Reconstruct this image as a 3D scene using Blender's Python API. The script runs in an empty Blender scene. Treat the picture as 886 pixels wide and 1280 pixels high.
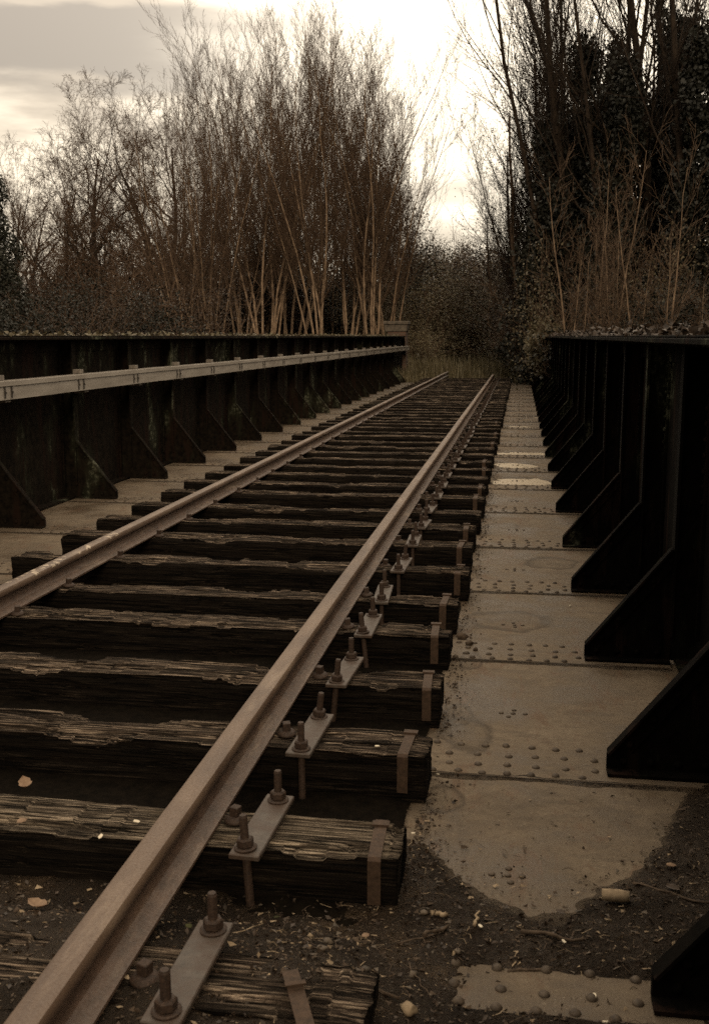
import bpy, bmesh, math, random
import numpy as np
from mathutils import Vector, noise, Matrix

SC = bpy.context.scene
C = SC.collection
rad = math.radians

# ------------------------------------------------------------------ camera
CAM_H = 1.38
FPX, CX, CY = 1300.0, 443.0, 640.0          # focal length and centre in photograph pixels
VX, VY = 651.0, 420.0                        # where the rails meet
PITCH = math.atan((CY - VY) / FPX)
YAW = math.atan((VX - CX) / FPX / (math.cos(PITCH) + (CY - VY) / FPX * math.sin(PITCH)))
cam = bpy.data.cameras.new('camera')
cam.sensor_fit = 'VERTICAL'; cam.sensor_height = 36.0; cam.lens = FPX / 1280.0 * 36.0
cam.clip_start = 0.05; cam.clip_end = 2000.0
cam.dof.use_dof = True; cam.dof.focus_distance = 5.0; cam.dof.aperture_fstop = 9.0
cam_o = bpy.data.objects.new('camera', cam)
cam_o.location = (0, 0, CAM_H)
cam_o.rotation_euler = (math.pi / 2 - PITCH, 0, YAW)
C.objects.link(cam_o); SC.camera = cam_o

# ------------------------------------------------------------------ sky, sun, exposure
SUN_EL, SUN_AZ = rad(24.0), rad(166.0)       # low sun behind the camera's right shoulder, veiled by cloud; azimuth from +Y towards +X
SUN_DIR = Vector((math.sin(SUN_AZ) * math.cos(SUN_EL), math.cos(SUN_AZ) * math.cos(SUN_EL), math.sin(SUN_EL)))
GLOW_DIR = Vector((-.045, .965, .240))        # the thin bright break in the cloud ahead
W = bpy.data.worlds.new('World'); SC.world = W; W.use_nodes = True
nt = W.node_tree; nt.nodes.clear()
def N(t, **k):
    n = nt.nodes.new(t)
    for a, b in k.items(): setattr(n, a, b)
    return n
def lk(a, b): nt.links.new(a, b)
def mth(op, a, b=None, c=None, clamp=False):
    n = N('ShaderNodeMath', operation=op); n.use_clamp = clamp
    for i, v in enumerate((a, b, c)):
        if v is None: continue
        if isinstance(v, (int, float)): n.inputs[i].default_value = v
        else: lk(v, n.inputs[i])
    return n.outputs[0]
def mrange(v, a, b, c=0.0, d=1.0, smooth=True):
    n = N('ShaderNodeMapRange'); n.interpolation_type = 'SMOOTHSTEP' if smooth else 'LINEAR'
    lk(v, n.inputs[0])
    for i, x in enumerate((a, b, c, d)): n.inputs[i + 1].default_value = x
    return n.outputs[0]
def cmix(f, a, b):
    n = N('ShaderNodeMix', data_type='RGBA')
    if isinstance(f, float): n.inputs[0].default_value = f
    else: lk(f, n.inputs[0])
    for i, v in ((6, a), (7, b)):
        if isinstance(v, tuple): n.inputs[i].default_value = (*v, 1)
        else: lk(v, n.inputs[i])
    return n.outputs[2]
sky = N('ShaderNodeTexSky', sky_type='NISHITA'); sky.sun_disc = False
sky.sun_elevation = SUN_EL; sky.sun_rotation = SUN_AZ; sky.dust_density = 3.0; sky.air_density = 1.5
tc = N('ShaderNodeTexCoord')
sep = N('ShaderNodeSeparateXYZ'); lk(tc.outputs['Generated'], sep.inputs[0])
mp = N('ShaderNodeMapping'); mp.inputs['Scale'].default_value = (1.6, 1.6, 7.0); mp.inputs['Location'].default_value = (0.37, 0.2, 0.9)
lk(tc.outputs['Generated'], mp.inputs[0])
n1 = N('ShaderNodeTexNoise'); n1.inputs['Scale'].default_value = 1.7; n1.inputs['Detail'].default_value = 8; n1.inputs['Roughness'].default_value = .55
lk(mp.outputs[0], n1.inputs['Vector'])
n2 = N('ShaderNodeTexNoise'); n2.inputs['Scale'].default_value = 6.0; n2.inputs['Detail'].default_value = 6
lk(mp.outputs[0], n2.inputs['Vector'])
dot = N('ShaderNodeVectorMath', operation='DOT_PRODUCT'); dot.inputs[1].default_value = GLOW_DIR
lk(tc.outputs['Generated'], dot.inputs[0])
dv = dot.outputs['Value']
# thin, bright cloud ahead; thicker and duller away from it
glow = mth('POWER', mth('MAXIMUM', dv, 0.0), 22.0)
wide = mrange(dv, -1.0, 1.0, 0.0, 1.0)
cl = mrange(n1.outputs[0], .34, .52)
base = cmix(cl, (4.9, 4.05, 3.1), (10.0, 8.5, 6.5))
# one long grey bank of cloud, low on the left, its rim lit
zw = mth('ADD', sep.outputs[2], mth('MULTIPLY', mth('SUBTRACT', n2.outputs[0], .5), .06))
bank = mth('MULTIPLY', mrange(zw, .20, .222), mrange(zw, .272, .285, 1.0, 0.0))
azm = mrange(sep.outputs[0], -.36, -.16, 1.0, 0.0)
bank = mth('MULTIPLY', bank, azm)
base = cmix(mth('MULTIPLY', bank, .95), base, (3.1, 2.6, 2.1))
sc_ = N('ShaderNodeVectorMath', operation='SCALE'); lk(base, sc_.inputs[0])
zen = mth('ADD', mth('MULTIPLY', mth('MAXIMUM', sep.outputs[2], 0.0), 1.9), .66)   # an overcast sky brightens towards the zenith
lk(mth('MULTIPLY', mth('ADD', mth('MULTIPLY', wide, .80), .22), zen), sc_.inputs['Scale'])
gl = N('ShaderNodeVectorMath', operation='SCALE'); gl.inputs[0].default_value = (4.2, 3.9, 3.2)
lk(mth('MULTIPLY', glow, mrange(n1.outputs[0], .3, .6, .55, 1.0)), gl.inputs['Scale'])
cloud = N('ShaderNodeVectorMath', operation='ADD'); lk(sc_.outputs[0], cloud.inputs[0]); lk(gl.outputs[0], cloud.inputs[1])
allsky = cmix(.94, sky.outputs[0], cloud.outputs[0])
bg = N('ShaderNodeBackground'); bg.inputs[1].default_value = 0.1
lk(allsky, bg.inputs[0])
wo = N('ShaderNodeOutputWorld'); lk(bg.outputs[0], wo.inputs[0])

sl = bpy.data.lights.new('sun', 'SUN'); sl.energy = 1.1; sl.angle = rad(14); sl.color = (1, .80, .56)
so = bpy.data.objects.new('sun', sl); so.rotation_euler = (-SUN_DIR).to_track_quat('-Z', 'Y').to_euler(); C.objects.link(so)
SC.view_settings.view_transform = 'Standard'; SC.view_settings.look = 'None'
SC.view_settings.exposure = 0.5; SC.view_settings.gamma = 1.0
SC.view_settings.use_curve_mapping = False
SC.cycles.use_denoising = False
SC.cycles.max_bounces = 6; SC.cycles.diffuse_bounces = 3; SC.cycles.glossy_bounces = 3

# ------------------------------------------------------------------ helpers: photograph pixel -> place
_R = Vector((math.cos(YAW), math.sin(YAW), 0)); _FH = Vector((-math.sin(YAW), math.cos(YAW), 0)); _Z = Vector((0, 0, 1))
_F = _FH * math.cos(PITCH) - _Z * math.sin(PITCH); _U = _FH * math.sin(PITCH) + _Z * math.cos(PITCH)
def ray(px, py): return _R * ((px - CX) / FPX) + _U * ((CY - py) / FPX) + _F
def at(px, py, z=0.0):
    d = ray(px, py); t = (z - CAM_H) / d.z
    return Vector((0, 0, CAM_H)) + d * t
def far(px, D):
    d = ray(px, VY); d.z = 0; d.normalize(); return d * D

# ------------------------------------------------------------------ helpers: materials
def material(name, rough=.8, spec=.3):
    m = bpy.data.materials.new(name); m.use_nodes = True
    b = m.node_tree.nodes['Principled BSDF']
    b.inputs['Roughness'].default_value = rough; b.inputs['Specular IOR Level'].default_value = spec
    return m, m.node_tree, b
class G:
    """small node graph helper"""
    def __init__(s, nt): s.nt = nt
    def n(s, t, **k):
        n = s.nt.nodes.new(t)
        for a, b in k.items(): setattr(n, a, b)
        return n
    def l(s, a, b): s.nt.links.new(a, b)
    def coord(s, kind='Object', scale=(1, 1, 1), loc=(0, 0, 0)):
        t = s.n('ShaderNodeTexCoord'); m = s.n('ShaderNodeMapping')
        m.inputs['Scale'].default_value = scale; m.inputs['Location'].default_value = loc
        s.l(t.outputs[kind], m.inputs[0]); return m.outputs[0]
    def world(s, scale=(1, 1, 1)):
        t = s.n('ShaderNodeNewGeometry'); m = s.n('ShaderNodeMapping'); m.inputs['Scale'].default_value = scale
        s.l(t.outputs['Position'], m.inputs[0]); return m.outputs[0]
    def noise(s, v, scale, detail=6, rough=.6, dist=0.0):
        n = s.n('ShaderNodeTexNoise'); n.inputs['Scale'].default_value = scale; n.inputs['Detail'].default_value = detail
        n.inputs['Roughness'].default_value = rough; n.inputs['Distortion'].default_value = dist
        s.l(v, n.inputs['Vector']); return n.outputs[0]
    def vor(s, v, scale):
        n = s.n('ShaderNodeTexVoronoi'); n.inputs['Scale'].default_value = scale; s.l(v, n.inputs['Vector']); return n.outputs['Distance']
    def ramp(s, f, stops):
        n = s.n('ShaderNodeValToRGB'); e = n.color_ramp.elements
        while len(e) < len(stops): e.new(.5)
        for i, (p, c) in enumerate(stops):
            e[i].position = p; e[i].color = (*c, 1) if isinstance(c, tuple) else (c, c, c, 1)
        s.l(f, n.inputs[0]); return n.outputs[0]
    def mix(s, f, a, b, blend='MIX'):
        n = s.n('ShaderNodeMix', data_type='RGBA', blend_type=blend)
        if isinstance(f, (int, float)): n.inputs[0].default_value = f
        else: s.l(f, n.inputs[0])
        for i, v in ((6, a), (7, b)):
            if isinstance(v, tuple): n.inputs[i].default_value = (*v, 1)
            else: s.l(v, n.inputs[i])
        return n.outputs[2]
    def math(s, op, a, b=0.0):
        n = s.n('ShaderNodeMath', operation=op)
        for i, v in enumerate((a, b)):
            if isinstance(v, (int, float)): n.inputs[i].default_value = v
            else: s.l(v, n.inputs[i])
        return n.outputs[0]
    def bump(s, h, strength, dist, bsdf, prev=None):
        n = s.n('ShaderNodeBump'); n.inputs['Strength'].default_value = strength; n.inputs['Distance'].default_value = dist
        s.l(h, n.inputs['Height'])
        if prev is not None: s.l(prev, n.inputs['Normal'])
        s.l(n.outputs[0], bsdf.inputs['Normal']); return n.outputs[0]
    def rnd(s):
        return s.n('ShaderNodeObjectInfo').outputs['Random']

M = {}
def build_materials():
    # rusted rail steel
    m, t, b = material('rusty_rail_steel', .55, .45); g = G(t); v = g.world((1, .25, 1))
    a = g.noise(v, 9, 6, .65); f = g.noise(g.world(), 160, 4, .7)
    c = g.ramp(a, [(.3, (.045, .026, .0165)), (.5, (.084, .053, .034)), (.7, (.128, .086, .058))])
    c = g.mix(g.ramp(f, [(.45, 0.0), (.7, .45)]), c, (.05, .028, .018))
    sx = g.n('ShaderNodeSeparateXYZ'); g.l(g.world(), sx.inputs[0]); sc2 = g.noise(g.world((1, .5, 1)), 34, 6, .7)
    web = g.ramp(g.math('ADD', g.math('MULTIPLY', g.math('SUBTRACT', .249, sx.outputs[2]), 25.0), g.math('MULTIPLY', g.math('SUBTRACT', sc2, .5), .8)), [(.0, 0.0), (.3, .75)])  # darker below the head top: shade under the head put into the colour
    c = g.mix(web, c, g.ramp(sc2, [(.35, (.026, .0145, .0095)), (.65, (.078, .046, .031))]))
    c = g.mix(g.ramp(g.noise(g.world((1, .12, 1)), 16, 6, .7), [(.55, 0.0), (.72, .5)]), c, (.22, .165, .12))
    g.l(c, b.inputs['Base Color']); g.l(g.ramp(f, [(.3, .42), (.7, .7)]), b.inputs['Roughness'])
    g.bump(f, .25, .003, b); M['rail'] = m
    # the same with pale blotches along a stretch of the head
    m = m.copy(); m.name = 'rusty_rail_steel_blotched'; t = m.node_tree; g = G(t); b = t.nodes['Principled BSDF']
    old = b.inputs['Base Color'].links[0].from_socket
    p = g.n('ShaderNodeSeparateXYZ'); g.l(g.world(), p.inputs[0])
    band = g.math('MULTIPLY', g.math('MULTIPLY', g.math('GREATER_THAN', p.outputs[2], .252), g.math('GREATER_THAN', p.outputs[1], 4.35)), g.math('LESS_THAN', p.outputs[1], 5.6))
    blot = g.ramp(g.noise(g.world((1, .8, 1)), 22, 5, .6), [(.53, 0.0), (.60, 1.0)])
    g.l(g.mix(g.math('MULTIPLY', band, blot), old, (.33, .265, .195)), b.inputs['Base Color']); M['rail_blotched'] = m
    # fastenings
    m, t, b = material('rusty_fastening', .7, .3); g = G(t); f = g.noise(g.world(), 130, 5, .65)
    g.l(g.ramp(f, [(.3, (.013, .0075, .005)), (.6, (.034, .0195, .0125)), (.8, (.06, .036, .024))]), b.inputs['Base Color'])
    g.bump(f, .5, .003, b); M['bolt'] = m
    m, t, b = material('worn_steel_plate', .6, .4); g = G(t); f = g.noise(g.world(), 38, 6, .7); h = g.noise(g.world(), 220, 3)
    c = g.mix(g.ramp(g.noise(g.world(), 14, 6, .7), [(.42, 1.0), (.6, 0.0)]), g.ramp(f, [(.3, (.026, .020, .016)), (.65, (.062, .049, .039))]), (.036, .021, .013))
    g.l(c, b.inputs['Base Color']); g.bump(h, .3, .002, b); M['plate'] = m
    m, t, b = material('rusty_strap', .75, .25); g = G(t); f = g.noise(g.world(), 60, 6, .7)
    g.l(g.ramp(f, [(.3, (.020, .0115, .0065)), (.7, (.056, .033, .020))]), b.inputs['Base Color']); g.bump(f, .4, .003, b); M['strap'] = m
    # timber
    def wood(name, stops, rs):
        m, t, b = material(name, .95, .06); g = G(t)
        r = g.rnd(); off = g.n('ShaderNodeVectorMath', operation='ADD'); g.l(g.coord('Object'), off.inputs[0])
        cmb = g.n('ShaderNodeCombineXYZ'); g.l(g.math('MULTIPLY', r, 37.0), cmb.inputs[0]); g.l(g.math('MULTIPLY', r, 11.0), cmb.inputs[1]); g.l(cmb.outputs[0], off.inputs[1])
        def sc(x, y, z):
            q = g.n('ShaderNodeMapping'); q.inputs['Scale'].default_value = (x, y, z); g.l(off.outputs[0], q.inputs[0]); return q.outputs[0]
        fine = g.noise(sc(3.0, 110, 110), 1.6, 8, .72, .35); coarse = g.noise(sc(1.6, 20, 20), 1.5, 6, .65); blot = g.noise(sc(5, 9, 9), 1.5, 6, .7)
        lines = g.math('ABSOLUTE', g.math('SUBTRACT', g.noise(sc(.9, 34, 34), 1.3, 6, .6, .25), .5))
        crack = g.ramp(lines, [(0.0, 1.0), (.028, 0.0)])
        c = g.ramp(fine, stops)
        c = g.mix(g.ramp(coarse, [(.33, .95), (.60, 0.0)]), c, (.008, .006, .0045))
        c = g.mix(g.ramp(blot, [(.54, 0.0), (.68, .75)]), c, rs)
        c = g.mix(crack, c, (.004, .003, .002))
        g.l(c, b.inputs['Base Color'])
        h = g.math('SUBTRACT', g.math('ADD', g.math('MULTIPLY', fine, .8), g.math('MULTIPLY', coarse, .8)), crack); g.bump(h, 1.0, .012, b)
        return m
    M['wood_top'] = wood('weathered_timber', [(.41, (.008, .006, .0045)), (.49, (.036, .026, .019)), (.55, (.14, .104, .076)), (.65, (.44, .345, .255))], (.028, .021, .015))
    M['wood_pale'] = wood('lichened_timber', [(.38, (.016, .012, .009)), (.47, (.075, .058, .042)), (.54, (.20, .158, .115)), (.64, (.48, .39, .29))], (.04, .031, .021))
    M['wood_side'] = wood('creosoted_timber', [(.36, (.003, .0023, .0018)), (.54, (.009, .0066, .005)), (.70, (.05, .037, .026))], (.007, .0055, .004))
    # deck plates
    m, t, b = material('silted_deck_steel', .8, .2); g = G(t); v = g.world()
    a = g.noise(v, 2.2, 7, .62); f = g.noise(v, 34, 6, .7); s = g.noise(g.world((1, 3, 1)), 5, 6, .6, .5); gr = g.noise(v, 210, 3, .8)
    c = g.ramp(a, [(.28, (.048, .034, .022)), (.45, (.084, .063, .042)), (.56, (.112, .086, .059)), (.72, (.145, .113, .079))])
    c = g.mix(g.ramp(f, [(.46, 0.0), (.7, .6)]), c, (.068, .047, .031))
    c = g.mix(g.ramp(s, [(.52, 0.0), (.58, .45), (.72, .6)]), c, (.07, .054, .039))
    c = g.mix(g.ramp(g.noise(g.world((1, .35, 1)), 9, 7, .7, .8), [(.55, 0.0), (.62, .55)]), c, (.085, .05, .03))
    c = g.mix(g.ramp(gr, [(.56, 0.0), (.68, .45)]), c, (.04, .029, .019))
    c = g.mix(g.ramp(g.noise(v, 95, 4, .7), [(.62, 0.0), (.68, .4)]), c, (.22, .18, .13))
    xyz = g.n('ShaderNodeSeparateXYZ'); g.l(v, xyz.inputs[0]); halo = None
    wob = g.math('MULTIPLY', g.math('SUBTRACT', g.noise(v, 6, 5, .6), .5), 1.1)
    for (cx, cy, rx, ry) in ((.05, 10.05, .36, .40), (-.05, 11.35, .26, .30), (.08, 12.48, .38, .34), (-.03, 5.02, .24, .22), (-.19, 3.70, .07, .13), (-.2, 2.98, .07, .12), (-.18, 4.33, .06, .12), (-.1, 7.65, .15, .12), (.22, 6.4, .2, .2), (-.15, 3.5, .12, .2), (.14, 2.46, .42, .62)):
        ex = g.math('POWER', g.math('ABSOLUTE', g.math('MULTIPLY', g.math('SUBTRACT', xyz.outputs[0], cx), 1 / rx)), 2.0); ey = g.math('POWER', g.math('ABSOLUTE', g.math('MULTIPLY', g.math('SUBTRACT', xyz.outputs[1], cy), 1 / ry)), 2.0)
        r_ = g.math('ADD', g.math('SQRT', g.math('ADD', ex, ey)), wob); k_ = g.ramp(r_, [(.55, .15), (.80, .75), (.95, 0.0)]) if cy != 2.46 else g.ramp(r_, [(.35, 0.0), (.70, .0), (.88, .35), (1.0, .0)])
        halo = k_ if halo is None else g.math('MAXIMUM', halo, k_)
    c = g.mix(halo, c, (.038, .028, .019))
    g.l(c, b.inputs['Base Color']); g.l(g.ramp(a, [(.38, .40), (.56, .82)]), b.inputs['Roughness'])
    g.bump(g.math('ADD', f, g.math('MULTIPLY', gr, .5)), .45, .006, b); M['deck'] = m
    m, t, b = material('rivet_steel', .7, .3); g = G(t); f = g.noise(g.world(), 60, 5)
    g.l(g.ramp(f, [(.35, (.03, .021, .014)), (.7, (.075, .055, .037))]), b.inputs['Base Color']); M['rivet'] = m
    # mud
    m, t, b = material('wet_mud', .6, .16); g = G(t); v = g.world(); a = g.noise(v, 4.5, 7, .65); f = g.noise(v, 48, 8, .75); gr = g.vor(v, 150)
    c = g.ramp(a, [(.3, (.010, .006, .0034)), (.5, (.024, .0155, .009)), (.58, (.034, .0225, .0135)), (.72, (.085, .059, .037))])
    c = g.mix(g.ramp(f, [(.5, 0.0), (.7, .6)]), c, (.012, .009, .006))
    zz = g.n('ShaderNodeSeparateXYZ'); g.l(v, zz.inputs[0])
    thin = g.math('ADD', g.math('MULTIPLY', zz.outputs[2], 70.0), g.math('MULTIPLY', g.math('SUBTRACT', f, .5), 1.3))
    c = g.mix(g.ramp(thin, [(.04, 1.0), (.38, 0.0)]), c, (.07, .052, .035))
    g.l(c, b.inputs['Base Color']); g.l(g.ramp(a, [(.45, .85), (.62, .30)]), b.inputs['Roughness'])
    n_ = g.bump(f, 1.0, .03, b); g.bump(gr, .7, .008, b, n_); M['mud'] = m
    m, t, b = material('dark_gap_shade', .95, .04); g = G(t); f = g.noise(g.world(), 30, 7, .7)
    g.l(g.ramp(f, [(.35, (.002, .0015, .001)), (.65, (.006, .0043, .0028))]), b.inputs['Base Color']); g.bump(f, .4, .004, b); M['gap_shade'] = m  # near-black colour stands in for the shade between the sleepers
    m, t, b = material('puddle_water', .36, .5); g = G(t); f = g.noise(g.world(), 5, 3)
    b.inputs['Base Color'].default_value = (.34, .28, .20, 1); b.inputs['IOR'].default_value = 1.33  # pale silty tone, raised to stand in for reflected sky
    g.bump(f, .04, .01, b); M['water'] = m
    # girder paint: black bitumen, flaking, green algae
    def girder(name, grn, lo, hi):
        m, t, b = material(name, .92, .05); g = G(t); v = g.world((1, 1, .35)); a = g.noise(v, 3.1, 7, .65); f = g.noise(g.world(), 22, 6, .7); s = g.noise(g.world((4, 4, .5)), 2.4, 5)
        c = g.ramp(f, [(.35, lo), (.7, hi)])
        c = g.mix(g.ramp(a, [(.52, 0.0), (.66, .8)]), c, grn)
        c = g.mix(g.ramp(s, [(.52, 0.0), (.62, .8)]), c, (.013, .007, .005))
        pale = g.math('MULTIPLY', g.ramp(a, [(.58, 0.0), (.66, 1.0)]), g.ramp(f, [(.48, 0.0), (.56, 1.0)]))
        c = g.mix(pale, c, (.09, .092, .065))
        g.l(c, b.inputs['Base Color']); g.bump(f, .4, .006, b); return m
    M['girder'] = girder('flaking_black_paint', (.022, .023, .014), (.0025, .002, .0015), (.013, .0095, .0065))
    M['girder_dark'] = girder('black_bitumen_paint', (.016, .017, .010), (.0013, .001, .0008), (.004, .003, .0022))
    m, t, b = material('weathered_galvanised_trough', .55, .4); g = G(t); f = g.noise(g.world((1, .3, 2)), 7, 6, .65); h = g.noise(g.world(), 60, 5)
    c = g.ramp(f, [(.3, (.17, .148, .125)), (.65, (.26, .232, .20))]); c = g.mix(g.ramp(h, [(.55, 0.0), (.75, .5)]), c, (.09, .07, .052))
    g.l(c, b.inputs['Base Color']); M['trough'] = m
    m, t, b = material('dark_clip', .7, .3); b.inputs['Base Color'].default_value = (.02, .016, .013, 1); M['clip'] = m
    m, t, b = material('pale_bracket', .6, .3); g = G(t); g.l(g.ramp(g.noise(g.world(), 40), [(.35, (.10, .085, .07)), (.7, (.19, .165, .14))]), b.inputs['Base Color']); M['bracket'] = m
    m, t, b = material('old_brick', .9, .2); g = G(t); br = g.n('ShaderNodeTexBrick'); br.inputs['Scale'].default_value = 1.0
    br.inputs['Brick Width'].default_value = .225; br.inputs['Row Height'].default_value = .075; br.inputs['Mortar Size'].default_value = .008
    br.inputs['Color1'].default_value = (.10, .058, .042, 1); br.inputs['Color2'].default_value = (.065, .04, .03, 1); br.inputs['Mortar'].default_value = (.09, .078, .062, 1)
    q = g.n('ShaderNodeSeparateXYZ'); g.l(g.coord(), q.inputs[0]); cb = g.n('ShaderNodeCombineXYZ'); g.l(g.math('ADD', q.outputs[0], q.outputs[1]), cb.inputs[0]); g.l(q.outputs[2], cb.inputs[1])
    g.l(cb.outputs[0], br.inputs['Vector']); g.l(br.outputs['Color'], b.inputs['Base Color']); g.bump(br.outputs['Fac'], -.6, .01, b); M['brick'] = m
    m, t, b = material('weathered_stone', .9, .2); g = G(t); g.l(g.ramp(g.noise(g.world(), 8), [(.35, (.06, .05, .04)), (.7, (.14, .115, .09))]), b.inputs['Base Color']); M['stone'] = m
    # bark, twigs, leaves, grass, earth
    def bark(name, c0, c1, sx=14):
        m, t, b = material(name, .9, .15); g = G(t); f = g.noise(g.coord('Object', (1, 1, .22)), sx, 6, .65)
        c = g.ramp(f, [(.35, c0), (.65, c1)]); r = g.rnd()
        g.l(c, b.inputs['Base Color']); g.bump(f, .6, .02, b); return m
    M['bark_pale'] = bark('pale_hazel_bark', (.11, .074, .049), (.34, .245, .168))
    M['bark_sapling'] = bark('sapling_bark', (.09, .06, .04), (.25, .178, .12))
    M['bark_dark'] = bark('dark_bark', (.012, .008, .006), (.040, .028, .019))
    M['bark_mid'] = bark('brown_bark', (.05, .033, .022), (.13, .088, .059))
    M['twig'] = bark('twig_bark', (.045, .028, .019), (.115, .075, .049))
    M['twig_dark'] = bark('dark_twig_bark', (.010, .007, .005), (.028, .019, .013))
    def leaf(name, c0, c1, c2, tr=.25):
        m, t, b = material(name, .6, .3); g = G(t); f = g.noise(g.coord('Object'), 1.3, 4, .6); h = g.noise(g.coord('Object'), 23, 2)
        c = g.mix(g.ramp(h, [(.35, 0.0), (.65, 1.0)]), g.ramp(f, [(.35, c0), (.65, c1)]), c2)
        g.l(c, b.inputs['Base Color']); b.inputs['Transmission Weight'].default_value = 0.0
        return m
    M['ivy'] = leaf('ivy_leaf', (.005, .0055, .003), (.013, .014, .008), (.009, .0085, .005))
    M['evergreen'] = leaf('evergreen_leaf', (.010, .0115, .0065), (.026, .027, .016), (.016, .016, .0095))
    M['shrub_leaf'] = leaf('shrub_leaf', (.05, .043, .023), (.115, .098, .055), (.07, .052, .03))
    M['pale_leaf'] = leaf('pale_leaf', (.12, .105, .06), (.24, .205, .125), (.09, .07, .042))
    M['dead_leaf'] = leaf('dead_leaf', (.025, .016, .010), (.06, .039, .025), (.016, .0105, .007))
    M['grass'] = leaf('dry_grass', (.075, .061, .034), (.165, .134, .078), (.065, .056, .03))
    m, t, b = material('leaf_litter_earth', .95, .1); g = G(t); f = g.noise(g.world(), 3, 8, .7)
    g.l(g.ramp(f, [(.35, (.018, .014, .009)), (.65, (.05, .038, .024))]), b.inputs['Base Color']); g.bump(f, .8, .05, b); M['earth'] = m
    m, t, b = material('fallen_leaf', .7, .25); g = G(t); g.l(g.ramp(g.noise(g.coord('Object'), 30), [(.35, (.10, .06, .036)), (.65, (.22, .145, .09))]), b.inputs['Base Color']); M['fallen'] = m
    m, t, b = material('stick_bark', .85, .2); g = G(t); g.l(g.ramp(g.noise(g.coord('Object'), 50), [(.35, (.03, .02, .013)), (.65, (.075, .053, .036))]), b.inputs['Base Color']); M['stick'] = m
    m, t, b = material('pale_stick', .85, .2); g = G(t); g.l(g.ramp(g.noise(g.coord('Object'), 50), [(.35, (.13, .095, .06)), (.65, (.27, .205, .135))]), b.inputs['Base Color']); M['pale_stick'] = m
    m, t, b = material('pebble', .7, .35); g = G(t); g.l(g.ramp(g.noise(g.world(), 25), [(.35, (.03, .022, .015)), (.65, (.085, .064, .044))]), b.inputs['Base Color']); M['pebble'] = m
    m, t, b = material('pale_chip', .7, .3); b.inputs['Base Color'].default_value = (.5, .44, .34, 1); M['chip'] = m
    m, t, b = material('moss', .95, .1); g = G(t); g.l(g.ramp(g.noise(g.world(), 40), [(.35, (.018, .018, .008)), (.65, (.05, .05, .022))]), b.inputs['Base Color']); M['moss'] = m
build_materials()

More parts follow.
